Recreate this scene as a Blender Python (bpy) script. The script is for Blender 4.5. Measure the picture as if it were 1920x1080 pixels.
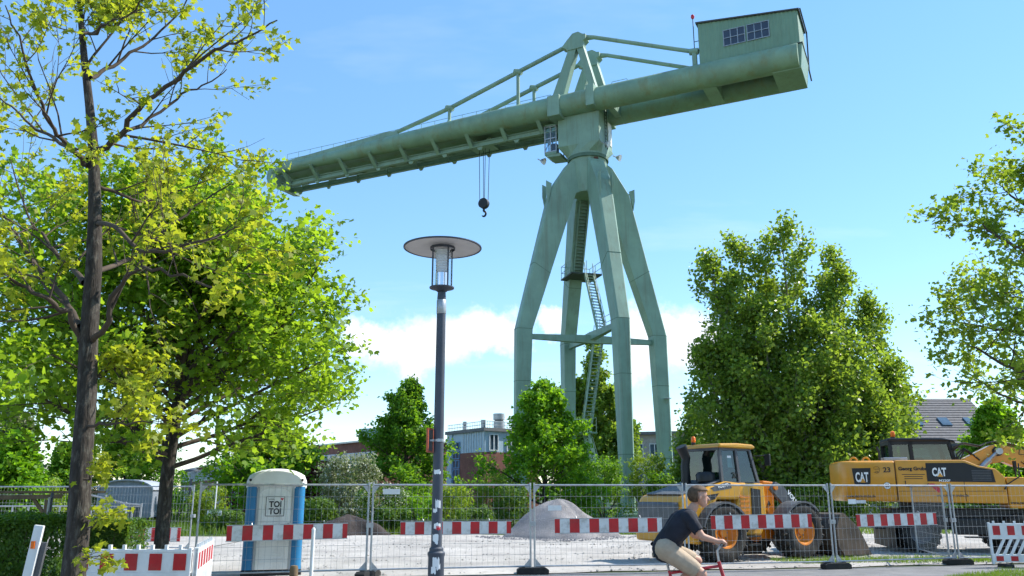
import bpy, bmesh, math, random
import numpy as np
from mathutils import Vector, Matrix, Quaternion
for o in list(bpy.data.objects): bpy.data.objects.remove(o, do_unlink=True)
SC = bpy.context.scene
COL = SC.collection
R = math.radians
# ------------------------------------------------------------------ camera
FPX, PITCH, EYE = 1547.0, R(13.8), 1.75
cam_d = bpy.data.cameras.new('camera'); cam = bpy.data.objects.new('camera', cam_d); COL.objects.link(cam)
cam_d.sensor_width = 36.0; cam_d.lens = 36.0 * FPX / 1920.0
cam_d.clip_start = 0.1; cam_d.clip_end = 6000
cam.location = (0, 0, EYE); cam.rotation_euler = (R(90) + PITCH, 0, 0)
SC.camera = cam
# ------------------------------------------------------------------ light
SUN_AZ, SUN_EL = 72.0, 46.0            # azimuth clockwise from +Y, elevation (degrees)
sd = Vector((math.sin(R(SUN_AZ)) * math.cos(R(SUN_EL)), math.cos(R(SUN_AZ)) * math.cos(R(SUN_EL)), math.sin(R(SUN_EL))))
sl = bpy.data.lights.new('sun', 'SUN'); sl.energy = 3.9; sl.angle = R(0.53); sl.color = (1.0, 0.95, 0.86)
so = bpy.data.objects.new('sun', sl); COL.objects.link(so); so.rotation_euler = sd.to_track_quat('Z', 'Y').to_euler(); so.location = (20, 20, 60)
SC.view_settings.view_transform = 'Standard'; SC.view_settings.look = 'None'
SC.view_settings.exposure = 1.06; SC.view_settings.gamma = 1.0
SC.view_settings.use_curve_mapping = False
W = bpy.data.worlds.new('World'); SC.world = W; W.use_nodes = True

def at(px, py, Y):
    """ground-truth survey helper: photo pixel + distance -> point in metres"""
    x = (px - 960) / FPX; y = (540 - py) / FPX
    c, s = math.cos(PITCH), math.sin(PITCH)
    d = Vector((x, c - s * y, s + c * y)); t = Y / d.y
    return Vector((0, 0, EYE)) + d * t
def gx(px, Y): return at(px, 920, Y).x

def world_nodes():
    nt = W.node_tree; N = nt.nodes; L = nt.links; N.clear()
    out = N.new('ShaderNodeOutputWorld'); bg = N.new('ShaderNodeBackground'); bg.inputs[1].default_value = 0.116
    sky = N.new('ShaderNodeTexSky'); sky.sky_type = 'NISHITA'; sky.sun_disc = False
    sky.sun_elevation = R(SUN_EL); sky.sun_rotation = R(SUN_AZ); sky.air_density = 1.0; sky.dust_density = 0.0; sky.ozone_density = 1.0
    tc = N.new('ShaderNodeTexCoord')
    def math_(op, a, b=None, clamp=False):
        n = N.new('ShaderNodeMath'); n.operation = op; n.use_clamp = clamp
        for i, v in enumerate((a, b)):
            if v is None: continue
            if isinstance(v, (int, float)): n.inputs[i].default_value = v
            else: L.new(v, n.inputs[i])
        return n.outputs[0]
    def vmath(op, a, b):
        n = N.new('ShaderNodeVectorMath'); n.operation = op
        for i, v in enumerate((a, b)):
            if isinstance(v, (tuple, Vector)): n.inputs[i].default_value = v
            else: L.new(v, n.inputs[i])
        return n
    def noise(vec, scale, detail, rough=.55):
        n = N.new('ShaderNodeTexNoise'); n.inputs['Scale'].default_value = scale; n.inputs['Detail'].default_value = detail; n.inputs['Roughness'].default_value = rough
        L.new(vec, n.inputs['Vector']); return n
    D = tc.outputs['Generated']
    # puffy cumulus: distance to a set of cloud centres, edge broken up by noise
    n1 = noise(D, 11, 9, .66)
    off = vmath('MULTIPLY', vmath('SUBTRACT', n1.outputs['Color'], (.5, .5, .5)).outputs[0], (.13, .13, .11)).outputs[0]
    Pp = vmath('ADD', D, off).outputs[0]
    def dirpx(px, py): return (at(px, py, 100) - Vector((0, 0, EYE))).normalized()
    blobs = [(dirpx(700, 632), .040), (dirpx(760, 640), .055), (dirpx(835, 635), .062), (dirpx(905, 618), .052), (dirpx(950, 632), .035), (dirpx(800, 680), .04),
             (dirpx(1030, 600), .03), (dirpx(1225, 620), .05), (dirpx(1275, 640), .06), (dirpx(1330, 650), .05), (dirpx(1200, 680), .035)]
    rnd = random.Random(5)
    for k in range(26):
        az = rnd.uniform(45, 315); el = rnd.uniform(5, 16); r = rnd.uniform(.03, .075)
        for j in range(3):
            a2 = R(az + rnd.uniform(-5, 5)); e2 = R(el + rnd.uniform(-1.5, 1.5))
            blobs.append((Vector((math.sin(a2) * math.cos(e2), math.cos(a2) * math.cos(e2), math.sin(e2))), r * rnd.uniform(.7, 1)))
    acc = None
    for d, r in blobs:
        df = vmath('MULTIPLY', vmath('SUBTRACT', Pp, tuple(d)).outputs[0], (1, 1, 1.35)).outputs[0]
        ln = N.new('ShaderNodeVectorMath'); ln.operation = 'LENGTH'; L.new(df, ln.inputs[0])
        v = math_('SUBTRACT', 1.0, math_('DIVIDE', ln.outputs['Value'], r))
        acc = v if acc is None else math_('MAXIMUM', acc, v)
    mr = N.new('ShaderNodeMapRange'); mr.interpolation_type = 'SMOOTHSTEP'
    mr.inputs['From Min'].default_value = -.1; mr.inputs['From Max'].default_value = .6; mr.inputs['To Max'].default_value = .92
    L.new(acc, mr.inputs['Value'])
    # thin cirrus
    sp = N.new('ShaderNodeSeparateXYZ'); L.new(D, sp.inputs[0])
    zz = math_('ADD', sp.outputs['Z'], .12)
    cx = N.new('ShaderNodeCombineXYZ'); L.new(math_('DIVIDE', sp.outputs['X'], zz), cx.inputs[0]); L.new(math_('MULTIPLY', math_('DIVIDE', sp.outputs['Y'], zz), 2.3), cx.inputs[1])
    n2 = noise(cx.outputs[0], .55, 6, .6)
    m2 = N.new('ShaderNodeMapRange'); m2.inputs['From Min'].default_value = .54; m2.inputs['From Max'].default_value = .85; m2.inputs['To Max'].default_value = .3; L.new(n2.outputs[0], m2.inputs['Value'])
    cov = math_('MAXIMUM', mr.outputs[0], m2.outputs[0])
    n3 = noise(D, 14, 5); m3 = N.new('ShaderNodeMapRange'); m3.inputs['From Min'].default_value = .3; m3.inputs['From Max'].default_value = .7
    m3.inputs['To Min'].default_value = .74; m3.inputs['To Max'].default_value = 1.05; L.new(n3.outputs[0], m3.inputs['Value'])
    cc = N.new('ShaderNodeCombineColor')
    for i, c in enumerate((6.3, 6.5, 6.8)): L.new(math_('MULTIPLY', m3.outputs[0], c), cc.inputs[i])
    mix = N.new('ShaderNodeMix'); mix.data_type = 'RGBA'; L.new(cov, mix.inputs[0]); hs = N.new('ShaderNodeHueSaturation'); hs.inputs['Hue'].default_value = .5; hs.inputs['Saturation'].default_value = 1.18; fl = N.new('ShaderNodeMix'); fl.data_type = 'RGBA'; fl.inputs[0].default_value = .24; L.new(sky.outputs[0], fl.inputs[6]); fl.inputs[7].default_value = (2.5, 4.3, 6.6, 1); L.new(fl.outputs[2], hs.inputs['Color']); L.new(hs.outputs[0], mix.inputs[6]); L.new(cc.outputs[0], mix.inputs[7])
    L.new(mix.outputs[2], bg.inputs[0]); L.new(bg.outputs[0], out.inputs[0])
world_nodes()
SC.render.engine = 'CYCLES'
try:
    SC.cycles.use_adaptive_sampling = True; SC.cycles.adaptive_threshold = .025; SC.cycles.max_bounces = 4; SC.cycles.transparent_max_bounces = 8; SC.cycles.transmission_bounces = 4; SC.cycles.diffuse_bounces = 2; SC.cycles.glossy_bounces = 2
except Exception: pass

# ------------------------------------------------------------------ materials
MATS = {}
def mat(name, col, rough=.6, metal=0., var=.12, vscale=3., bump=0., bscale=20., spec=.4, col2=None, dirt=None, stretch=(1, 1, 1), coat=0., objvar=0.):
    """principled paint/stone/etc.: noise-varied colour, optional second colour patches, fine bump"""
    m = bpy.data.materials.new(name); m.use_nodes = True; N = m.node_tree.nodes; L = m.node_tree.links
    b = N['Principled BSDF']; b.inputs['Roughness'].default_value = rough; b.inputs['Metallic'].default_value = metal
    b.inputs['Specular IOR Level'].default_value = spec; b.inputs['Coat Weight'].default_value = coat
    tc = N.new('ShaderNodeTexCoord'); mp = N.new('ShaderNodeMapping'); mp.inputs['Scale'].default_value = stretch
    L.new(tc.outputs['Object'], mp.inputs['Vector'])
    n = N.new('ShaderNodeTexNoise'); n.inputs['Scale'].default_value = vscale; n.inputs['Detail'].default_value = 6; n.inputs['Roughness'].default_value = .62
    L.new(mp.outputs[0], n.inputs['Vector'])
    mx = N.new('ShaderNodeMix'); mx.data_type = 'RGBA'
    c2 = col2 if col2 else tuple(c * (1 - 1.6 * var) for c in col)
    c1 = col if col2 else tuple(min(1, c * (1 + var)) for c in col)
    mx.inputs[6].default_value = (*c1, 1); mx.inputs[7].default_value = (*c2, 1)
    r = N.new('ShaderNodeMapRange'); r.inputs['From Min'].default_value = .33; r.inputs['From Max'].default_value = .68; L.new(n.outputs[0], r.inputs['Value']); L.new(r.outputs[0], mx.inputs[0])
    last = mx.outputs[2]
    if dirt:                      # (colour, amount, scale, stretch)
        dc, amt, ds, dst = dirt
        mp2 = N.new('ShaderNodeMapping'); mp2.inputs['Scale'].default_value = dst; L.new(tc.outputs['Object'], mp2.inputs['Vector'])
        n2 = N.new('ShaderNodeTexNoise'); n2.inputs['Scale'].default_value = ds; n2.inputs['Detail'].default_value = 8; n2.inputs['Roughness'].default_value = .7; L.new(mp2.outputs[0], n2.inputs['Vector'])
        r2 = N.new('ShaderNodeMapRange'); r2.inputs['From Min'].default_value = .5; r2.inputs['From Max'].default_value = .75; r2.inputs['To Max'].default_value = amt; L.new(n2.outputs[0], r2.inputs['Value'])
        m2 = N.new('ShaderNodeMix'); m2.data_type = 'RGBA'; L.new(r2.outputs[0], m2.inputs[0]); L.new(last, m2.inputs[6]); m2.inputs[7].default_value = (*dc, 1); last = m2.outputs[2]
    if objvar:
        oi = N.new('ShaderNodeObjectInfo'); hs = N.new('ShaderNodeHueSaturation'); ml = N.new('ShaderNodeMath'); ml.operation = 'MULTIPLY_ADD'; L.new(oi.outputs['Random'], ml.inputs[0]); ml.inputs[1].default_value = 2 * objvar; ml.inputs[2].default_value = 1 - objvar
        L.new(ml.outputs[0], hs.inputs['Value']); L.new(last, hs.inputs['Color']); last = hs.outputs[0]
    L.new(last, b.inputs['Base Color'])
    if bump:
        n4 = N.new('ShaderNodeTexNoise'); n4.inputs['Scale'].default_value = bscale; n4.inputs['Detail'].default_value = 5; L.new(mp.outputs[0], n4.inputs['Vector'])
        bp = N.new('ShaderNodeBump'); bp.inputs['Strength'].default_value = bump; bp.inputs['Distance'].default_value = .03; L.new(n4.outputs[0], bp.inputs['Height']); L.new(bp.outputs[0], b.inputs['Normal'])
    MATS[name] = m; return m
def leafmat(name, cols, trans, tmix=.45, rough=.55):
    m = bpy.data.materials.new(name); m.use_nodes = True; N = m.node_tree.nodes; L = m.node_tree.links
    b = N['Principled BSDF']; b.inputs['Roughness'].default_value = rough; b.inputs['Specular IOR Level'].default_value = .35
    g = N.new('ShaderNodeNewGeometry'); cr = N.new('ShaderNodeValToRGB'); e = cr.color_ramp.elements
    e[0].color = (*cols[0], 1); e[1].color = (*cols[-1], 1)
    for i, c in enumerate(cols[1:-1]): k = e.new((i + 1) / (len(cols) - 1)); k.color = (*c, 1)
    L.new(g.outputs['Random Per Island'], cr.inputs[0]); L.new(cr.outputs[0], b.inputs['Base Color'])
    t = N.new('ShaderNodeBsdfTranslucent'); mx = N.new('ShaderNodeMix'); mx.data_type = 'RGBA'; mx.blend_type = 'MULTIPLY'; mx.inputs[0].default_value = 1
    gm = N.new('ShaderNodeMix'); gm.data_type = 'RGBA'; gm.inputs[0].default_value = .72; L.new(cr.outputs[0], gm.inputs[6]); gm.inputs[7].default_value = (*trans, 1); L.new(gm.outputs[2], t.inputs[0])
    ms = N.new('ShaderNodeMixShader'); ms.inputs[0].default_value = tmix; L.new(b.outputs[0], ms.inputs[1]); L.new(t.outputs[0], ms.inputs[2])
    L.new(ms.outputs[0], N['Material Output'].inputs[0]); MATS[name] = m; return m
def glassmat(name, col=(.8, .9, .95), rough=.03, mixv=.75):
    """window glass: thin, part clear, part mirror"""
    m = bpy.data.materials.new(name); m.use_nodes = True; N = m.node_tree.nodes; L = m.node_tree.links
    N.remove(N['Principled BSDF']); t = N.new('ShaderNodeBsdfTransparent'); t.inputs[0].default_value = (*col, 1)
    g = N.new('ShaderNodeBsdfGlossy'); g.inputs['Roughness'].default_value = rough; lw = N.new('ShaderNodeLayerWeight'); lw.inputs[0].default_value = .5; fr = N.new('ShaderNodeMath'); fr.operation = 'POWER'; L.new(lw.outputs['Facing'], fr.inputs[0]); fr.inputs[1].default_value = 4.5
    ad = N.new('ShaderNodeMath'); ad.operation = 'MULTIPLY_ADD'; L.new(fr.outputs[0], ad.inputs[0]); ad.inputs[1].default_value = .8; ad.inputs[2].default_value = 1 - mixv - .16
    ms = N.new('ShaderNodeMixShader'); L.new(ad.outputs[0], ms.inputs[0]); L.new(t.outputs[0], ms.inputs[1]); L.new(g.outputs[0], ms.inputs[2]); L.new(ms.outputs[0], N['Material Output'].inputs[0]); MATS[name] = m; return m

# ------------------------------------------------------------------ mesh helpers
class MB:
    def __init__(s): s.v = []; s.f = []; s.m = []; s.s = []
    def add(s, vs, fs, mi=0, sm=False):
        o = len(s.v); s.v += [tuple(p) for p in vs]
        for f in fs: s.f.append(tuple(i + o for i in f)); s.m.append(mi); s.s.append(sm)
        return s
    def box(s, c, d, rz=0, mi=0, M=None):
        x, y, z = d[0] / 2, d[1] / 2, d[2] / 2
        vs = [Vector(p) for p in ((-x, -y, -z), (x, -y, -z), (x, y, -z), (-x, y, -z), (-x, -y, z), (x, -y, z), (x, y, z), (-x, y, z))]
        rot = M if M is not None else Matrix.Rotation(rz, 3, 'Z')
        return s.add([rot @ p + Vector(c) for p in vs], [(0, 3, 2, 1), (4, 5, 6, 7), (0, 1, 5, 4), (1, 2, 6, 5), (2, 3, 7, 6), (3, 0, 4, 7)], mi)
    def bx(s, x0, x1, y0, y1, z0, z1, mi=0): return s.box(((x0 + x1) / 2, (y0 + y1) / 2, (z0 + z1) / 2), (x1 - x0, y1 - y0, z1 - z0), 0, mi)
    def beam(s, p, q, w, h, up=(0, 0, 1), mi=0, w2=None, h2=None):
        p, q = Vector(p), Vector(q); d = (q - p).normalized(); up = Vector(up)
        if abs(d.dot(up)) > .98: up = Vector((0, 1, 0)) if abs(d.y) < .9 else Vector((1, 0, 0))
        a = d.cross(up).normalized(); b = a.cross(d).normalized(); w2 = w2 or w; h2 = h2 or h
        vs = [p + a * (sx * w / 2) + b * (sy * h / 2) for sx, sy in ((-1, -1), (1, -1), (1, 1), (-1, 1))] + [q + a * (sx * w2 / 2) + b * (sy * h2 / 2) for sx, sy in ((-1, -1), (1, -1), (1, 1), (-1, 1))]
        return s.add(vs, [(0, 1, 2, 3), (7, 6, 5, 4), (0, 4, 5, 1), (1, 5, 6, 2), (2, 6, 7, 3), (3, 7, 4, 0)], mi)
    def tube(s, pts, r, n=8, mi=0, cap=True, sm=True):
        pts = [Vector(p) for p in pts]; k = len(pts); rr = r if isinstance(r, (list, tuple)) else [r] * k
        vs = []; prev = None
        for i, p in enumerate(pts):
            d = (pts[min(i + 1, k - 1)] - pts[max(i - 1, 0)])
            if d.length < 1e-9: d = Vector((0, 0, 1))
            d.normalize()
            if prev is None: a = d.orthogonal().normalized()
            else:
                a = prev - d * prev.dot(d)
                a = a.normalized() if a.length > 1e-6 else d.orthogonal().normalized()
            prev = a; b = d.cross(a)
            for j in range(n):
                t = 2 * math.pi * j / n; vs.append(p + a * (rr[i] * math.cos(t)) + b * (rr[i] * math.sin(t)))
        fs = [(i * n + j, i * n + (j + 1) % n, (i + 1) * n + (j + 1) % n, (i + 1) * n + j) for i in range(k - 1) for j in range(n)]
        s.add(vs, fs, mi, sm)
        if cap:
            o = len(s.v) - len(vs)
            s.f.append(tuple(o + j for j in reversed(range(n)))); s.m.append(mi); s.s.append(False)
            s.f.append(tuple(o + (k - 1) * n + j for j in range(n))); s.m.append(mi); s.s.append(False)
        return s
    def lathe(s, prof, n=20, M=None, mi=0, closed=False, sm=True):
        """prof [(r, z)] turned about local z; M places it"""
        M = M or Matrix.Identity(4); vs = []
        for r, z in prof:
            for j in range(n): t = 2 * math.pi * j / n; vs.append(M @ Vector((r * math.cos(t), r * math.sin(t), z)))
        k = len(prof); kk = k if closed else k - 1
        fs = [(i * n + j, i * n + (j + 1) % n, ((i + 1) % k) * n + (j + 1) % n, ((i + 1) % k) * n + j) for i in range(kk) for j in range(n)]
        return s.add(vs, fs, mi, sm)
    def prism(s, poly, O, ex, ey, ez, t0, t1, mi=0):
        """2-D polygon in the plane (ex, ey), extruded along ez from t0 to t1"""
        O, ex, ey, ez = Vector(O), Vector(ex), Vector(ey), Vector(ez); n = len(poly)
        if ex.cross(ey).dot(ez) * sum(poly[i][0] * poly[(i + 1) % n][1] - poly[(i + 1) % n][0] * poly[i][1] for i in range(n)) < 0: poly = poly[::-1]
        vs = [O + ex * a + ey * b + ez * t0 for a, b in poly] + [O + ex * a + ey * b + ez * t1 for a, b in poly]
        fs = [tuple(reversed(range(n))), tuple(range(n, 2 * n))] + [(i, (i + 1) % n, n + (i + 1) % n, n + i) for i in range(n)]
        return s.add(vs, fs, mi)
    def loft(s, rings, mi=0, cap=True, sm=True, closed=True):
        n = len(rings[0]); vs = [p for r in rings for p in r]; k = len(rings)
        s.add(vs, [(i * n + j, i * n + (j + 1) % n, (i + 1) * n + (j + 1) % n, (i + 1) * n + j) for i in range(k - 1) for j in range(n if closed else n - 1)], mi, sm)
        if cap:
            o = len(s.v) - len(vs)
            s.f.append(tuple(o + j for j in reversed(range(n)))); s.m.append(mi); s.s.append(False)
            s.f.append(tuple(o + (k - 1) * n + j for j in range(n))); s.m.append(mi); s.s.append(False)
        return s
    def build(s, name, mats, parent=None, bevel=0., loc=None, sharp=40):
        me = bpy.data.meshes.new(name); me.from_pydata(s.v, [], s.f)
        for m in (mats if isinstance(mats, (list, tuple)) else [mats]): me.materials.append(MATS[m] if isinstance(m, str) else m)
        me.polygons.foreach_set('material_index', s.m); me.polygons.foreach_set('use_smooth', [True] * len(s.f) if any(s.s) else s.s)
        me.update()
        if any(s.s): me.set_sharp_from_angle(angle=R(sharp))
        o = bpy.data.objects.new(name, me); COL.objects.link(o)
        if parent: o.parent = parent
        if loc: o.location = loc
        if bevel:
            b = o.modifiers.new('bevel', 'BEVEL'); b.width = bevel; b.segments = 2; b.limit_method = 'ANGLE'; b.angle_limit = R(35); b.use_clamp_overlap = True
        return o
def tag(o, label=None, cat=None, group=None, kind=None):
    if label: o['label'] = label
    if cat: o['category'] = cat
    if group: o['group'] = group
    if kind: o['kind'] = kind
    return o
def thing(name, label, cat, loc=(0, 0, 0), rz=0., group=None):
    o = bpy.data.objects.new(name, None); COL.objects.link(o); o.location = loc; o.rotation_euler = (0, 0, rz); o.empty_display_size = .3
    return tag(o, label, cat, group)
def copy_tree(o, parent=None):
    c = o.copy(); COL.objects.link(c); c.parent = parent
    for ch in o.children: copy_tree(ch, c)
    return c
def text(name, body, size, material, parent, M, width=None, bold=0., shear=0.):
    """flat lettering: built-in font turned into a mesh, lower-left at M's origin, x along the text, z out of the surface"""
    cu = bpy.data.curves.new(name, 'FONT'); cu.body = body; cu.size = size; cu.extrude = .003; cu.offset = bold; cu.shear = shear; cu.resolution_u = 3
    ob = bpy.data.objects.new(name, cu); COL.objects.link(ob)
    dg = bpy.context.evaluated_depsgraph_get(); me = bpy.data.meshes.new_from_object(ob.evaluated_get(dg)); bpy.data.objects.remove(ob, do_unlink=True)
    xs = [v.co.x for v in me.vertices]; ys = [v.co.y for v in me.vertices]
    sx = width / (max(xs) - min(xs)) if width else 1
    me.transform(Matrix.Diagonal((sx, 1, 1, 1)) @ Matrix.Translation((-min(xs), -min(ys), 0)))
    me.materials.clear(); me.materials.append(MATS[material]); me.name = name
    me.transform(M)
    o = bpy.data.objects.new(name, me); COL.objects.link(o); o.parent = parent; return o
def face_M(p, ex, ey):
    ex, ey = Vector(ex).normalized(), Vector(ey).normalized(); ez = ex.cross(ey)
    return Matrix(((ex.x, ey.x, ez.x, p[0]), (ex.y, ey.y, ez.y, p[1]), (ex.z, ey.z, ez.z, p[2]), (0, 0, 0, 1)))

# palette
mat('crane_green', (.225, .345, .265), .5, var=.10, vscale=.5, bump=.04, bscale=6, dirt=((.15, .135, .085), .55, 1.5, (2.2, 2.2, .14)), spec=.4)
mat('crane_tube_green', (.20, .315, .225), .5, var=.12, vscale=.5, bump=.06, bscale=5, dirt=((.20, .17, .05), .75, .7, (1.6, 1.6, .5)), spec=.4)
mat('crane_sheet_green', (.175, .29, .205), .5, var=.06, vscale=.6, dirt=((.12, .15, .08), .35, 1.2, (2, 2, .3)))
mat('crane_dark', (.05, .065, .055), .6); mat('roof_felt', (.07, .075, .075), .8)
mat('seam', (.09, .16, .11), .6); mat('rust', (.10, .045, .03), .85, var=.3, vscale=9)
mat('black_steel', (.012, .013, .018), .5); mat('dark_pane', (.03, .035, .06), .08, spec=.9, var=.3, vscale=.4)
mat('white_paint', (.75, .76, .76), .45, var=.06, dirt=((.35, .33, .28), .4, 2.5, (1, 1, .4)))
mat('red_lamp', (.55, .02, .04), .3); mat('steel', (.42, .43, .44), .38, metal=.85, var=.12, vscale=8)
mat('galv', (.40, .42, .44), .42, metal=.6, var=.15, vscale=6); mat('rubber', (.02, .02, .021), .85, bump=.15, bscale=40, dirt=((.10, .09, .07), .4, 5, (1, 1, 1)))
mat('red_sheet', (.50, .014, .02), .4, var=.14, dirt=((.22, .06, .05), .6, 5, (1, 1, 1))); mat('white_sheet', (.66, .67, .67), .4, var=.08, dirt=((.25, .23, .19), .75, 5, (1, 1, 1)))
mat('yellow', (.62, .30, .018), .35, var=.06, vscale=1.5, dirt=((.22, .15, .06), .35, 2.2, (1, 1, .6)), coat=.3)
mat('cat_yellow', (.66, .29, .02), .35, var=.05, vscale=1.5, dirt=((.25, .17, .06), .3, 2.0, (1, 1, .6)), coat=.3)
mat('notice_red', (.45, .10, .05), .5); mat('orange', (.62, .20, .012), .4, var=.08, dirt=((.2, .11, .04), .4, 3, (1, 1, 1)))
mat('machine_grey', (.085, .09, .10), .5, dirt=((.16, .145, .12), .5, 2.5, (1, 1, 1))); mat('tyre', (.022, .021, .02), .9, bump=.2, bscale=25, dirt=((.13, .115, .09), .7, 3.5, (1, 1, 1)))
mat('machine_black', (.016, .017, .019), .45); mat('bucket', (.085, .065, .048), .6, metal=.3, var=.3, vscale=2.5, dirt=((.17, .12, .08), .7, 1.7, (1, 1, 1)))
mat('ink', (.02, .02, .022), .5); mat('white_ink', (.82, .82, .80), .5, var=.02); mat('red_ink', (.6, .02, .04), .5); mat('amber', (.85, .16, .01), .25)
mat('chrome', (.8, .8, .82), .12, metal=1, var=.02); glassmat('glass'); glassmat('cab_glass', (.22, .36, .36), .02, .74); glassmat('lamp_glass', (.93, .95, .97), .03, .8)
mat('lamp_post', (.055, .065, .085), .5, var=.1, vscale=5, spec=.4); mat('lamp_white', (.72, .67, .64), .6, var=.06); mat('refractor', (.8, .8, .8), .3)
mat('toilet_blue', (.025, .20, .42), .42, var=.08); mat('toilet_white', (.80, .79, .75), .5, var=.05, dirt=((.36, .33, .27), .45, 2.5, (1, 1, .5))); mat('toilet_grey', (.42, .43, .43), .5)
mat('brick', (.20, .085, .065), .9, var=.2, vscale=1.2, bump=.2, bscale=8); mat('panel_blue', (.36, .47, .56), .4, var=.05); mat('frame_blue', (.12, .25, .42), .4); mat('frame_white', (.6, .63, .66), .5)
mat('roof_grey', (.16, .16, .165), .8); mat('zinc', (.4, .41, .42), .4, metal=.5); mat('render_grey', (.36, .34, .31), .9); mat('roof_tile', (.10, .098, .105), .8, var=.2, vscale=4, objvar=.12)
mat('pane', (.10, .15, .2), .07, spec=.9, var=.4, vscale=.25); mat('wagon', (.24, .27, .32), .5, var=.08, dirt=((.17, .18, .2), .5, 1.5, (1, 1, .3))); mat('wagon_roof', (.36, .38, .42), .45)
mat('wood', (.16, .11, .06), .8, var=.25, vscale=4, stretch=(1, 1, .2), bump=.2, bscale=18)
mat('bark', (.042, .034, .028), .95, var=.4, vscale=14, stretch=(1, 1, .2), bump=1., bscale=26, dirt=((.17, .16, .135), .75, 16, (1, 1, .4)))
mat('twig', (.075, .055, .04), .9, var=.2); mat('pale_bark', (.19, .18, .15), .9, var=.25, vscale=5, bump=.4, bscale=14)
leafmat('leaf_spring', [(.10, .17, .014), (.16, .22, .016), (.25, .26, .02), (.19, .25, .018), (.22, .26, .02)], (.60, .66, .03), .54)
leafmat('leaf_maple', [(.05, .12, .014), (.09, .19, .016), (.13, .235, .02), (.095, .2, .014), (.20, .30, .03)], (.48, .70, .025), .56)
leafmat('leaf_linden', [(.065, .16, .016), (.095, .21, .018), (.125, .25, .02)], (.32, .58, .018), .5)
leafmat('leaf_bright', [(.08, .19, .012), (.11, .25, .014), (.15, .29, .017)], (.36, .66, .014), .5)
leafmat('leaf_poplar', [(.09, .165, .03), (.12, .21, .032), (.16, .25, .036), (.20, .27, .045)], (.42, .58, .035), .48, .33)
leafmat('leaf_yellow', [(.12, .20, .02), (.18, .26, .025), (.15, .23, .02)], (.45, .6, .03), .48)
leafmat('leaf_pale', [(.12, .16, .06), (.17, .2, .09), (.22, .25, .13)], (.34, .42, .14), .4)
leafmat('leaf_burgundy', [(.07, .012, .018), (.11, .018, .028), (.05, .015, .015)], (.4, .04, .06), .4)
leafmat('blossom', [(.55, .55, .45), (.65, .64, .55), (.5, .5, .36)], (.7, .7, .55), .3)
leafmat('leaf_hedge', [(.035, .09, .012), (.06, .14, .016), (.09, .18, .02)], (.26, .42, .02), .38)
leafmat('grass_blade', [(.06, .13, .02), (.09, .18, .022), (.14, .2, .04)], (.28, .42, .03), .4)
# ------------------------------------------------------------------ ground
def hsh(x, y, s=0): return math.sin(x * 12.9898 + y * 78.233 + s * 37.7) * 43758.5453 % 1.0
def vnoise(x, y, s=0):
    xi, yi = math.floor(x), math.floor(y); fx, fy = x - xi, y - yi; fx = fx * fx * (3 - 2 * fx); fy = fy * fy * (3 - 2 * fy)
    a = hsh(xi, yi, s) * (1 - fx) + hsh(xi + 1, yi, s) * fx; b = hsh(xi, yi + 1, s) * (1 - fx) + hsh(xi + 1, yi + 1, s) * fx
    return a * (1 - fy) + b * fy
mat('soil_grass', (.055, .085, .022), .95, var=.3, vscale=.6, bump=.5, bscale=9, dirt=((.12, .10, .06), .6, .8, (1, 1, 1)))
mat('gravel', (.415, .392, .365), .95, var=.20, vscale=.45, bump=.8, bscale=45, dirt=((.28, .255, .225), .7, 3.5, (1, 1, 1)))
mat('asphalt', (.17, .17, .175), .9, var=.16, vscale=1.2, bump=.4, bscale=90, dirt=((.30, .29, .27), .5, 2.2, (1, 1, 1)))
mat('pile_gravel', (.215, .205, .21), .95, var=.2, vscale=1.2, bump=1., bscale=30, dirt=((.30, .285, .27), .6, 5, (1, 1, 1)))
mat('pile_soil', (.045, .035, .032), .95, var=.3, vscale=2, bump=1., bscale=20)
g = MB(); S = 2500
g.add([(-S, -300, 0), (S, -300, 0), (S, 2 * S, 0), (-S, 2 * S, 0)], [(0, 1, 2, 3)]); tag(g.build('ground', 'soil_grass'), kind='structure')
def fence_y(x): return 18.45 + .205 * x                      # line of the site fence
def sheet(name, m, x0, x1, nx, ylo, yhi, ny, z, amp, sc):
    g = MB(); vs = []
    for j in range(ny + 1):
        for i in range(nx + 1):
            x = x0 + (x1 - x0) * i / nx; a, b = ylo(x), yhi(x); y = a + (b - a) * j / ny
            e = min(1, i / 2, (nx - i) / 2, j / 2, (ny - j) / 2)
            rut = 0.0
            if name == 'gravel_yard':
                for ph, ofs in ((0, 22.3), (2.1, 26.2), (4.4, 29.0)):
                    for gg in (0, 1.75): rut -= .035 * math.exp(-((y - ofs - gg - .8 * math.sin(x * .16 + ph)) / .22) ** 2)
            vs.append((x, y, z + e * max(-.014, rut + amp * (vnoise(x * sc, y * sc) * .65 + vnoise(x * sc * 3, y * sc * 3, 3) * .35))))
    g.add(vs, [(j * (nx + 1) + i, j * (nx + 1) + i + 1, (j + 1) * (nx + 1) + i + 1, (j + 1) * (nx + 1) + i) for j in range(ny) for i in range(nx)], 0, True)
    return tag(g.build(name, m, sharp=80), kind='structure')
sheet('path', 'asphalt', -30, 40, 70, lambda x: -4, lambda x: fence_y(x) + .05 + .2 * vnoise(x * 1.3, 1), 26, .006, .012, .8)
sheet('gravel_yard', 'gravel', -9.5, 30, 160, lambda x: fence_y(x) + .12 + .3 * vnoise(x * .9, 7), lambda x: 34.2 + .9 * vnoise(x * .5, 2) + (6 if x > 8 else max(0, (x - 5) * 2)), 90, .02, .055, .9)
sheet('side_yard', 'gravel', -30, -9.6, 40, lambda x: 23 + .5 * vnoise(x, 3), lambda x: 33.5, 20, .018, .03, .8)
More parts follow.
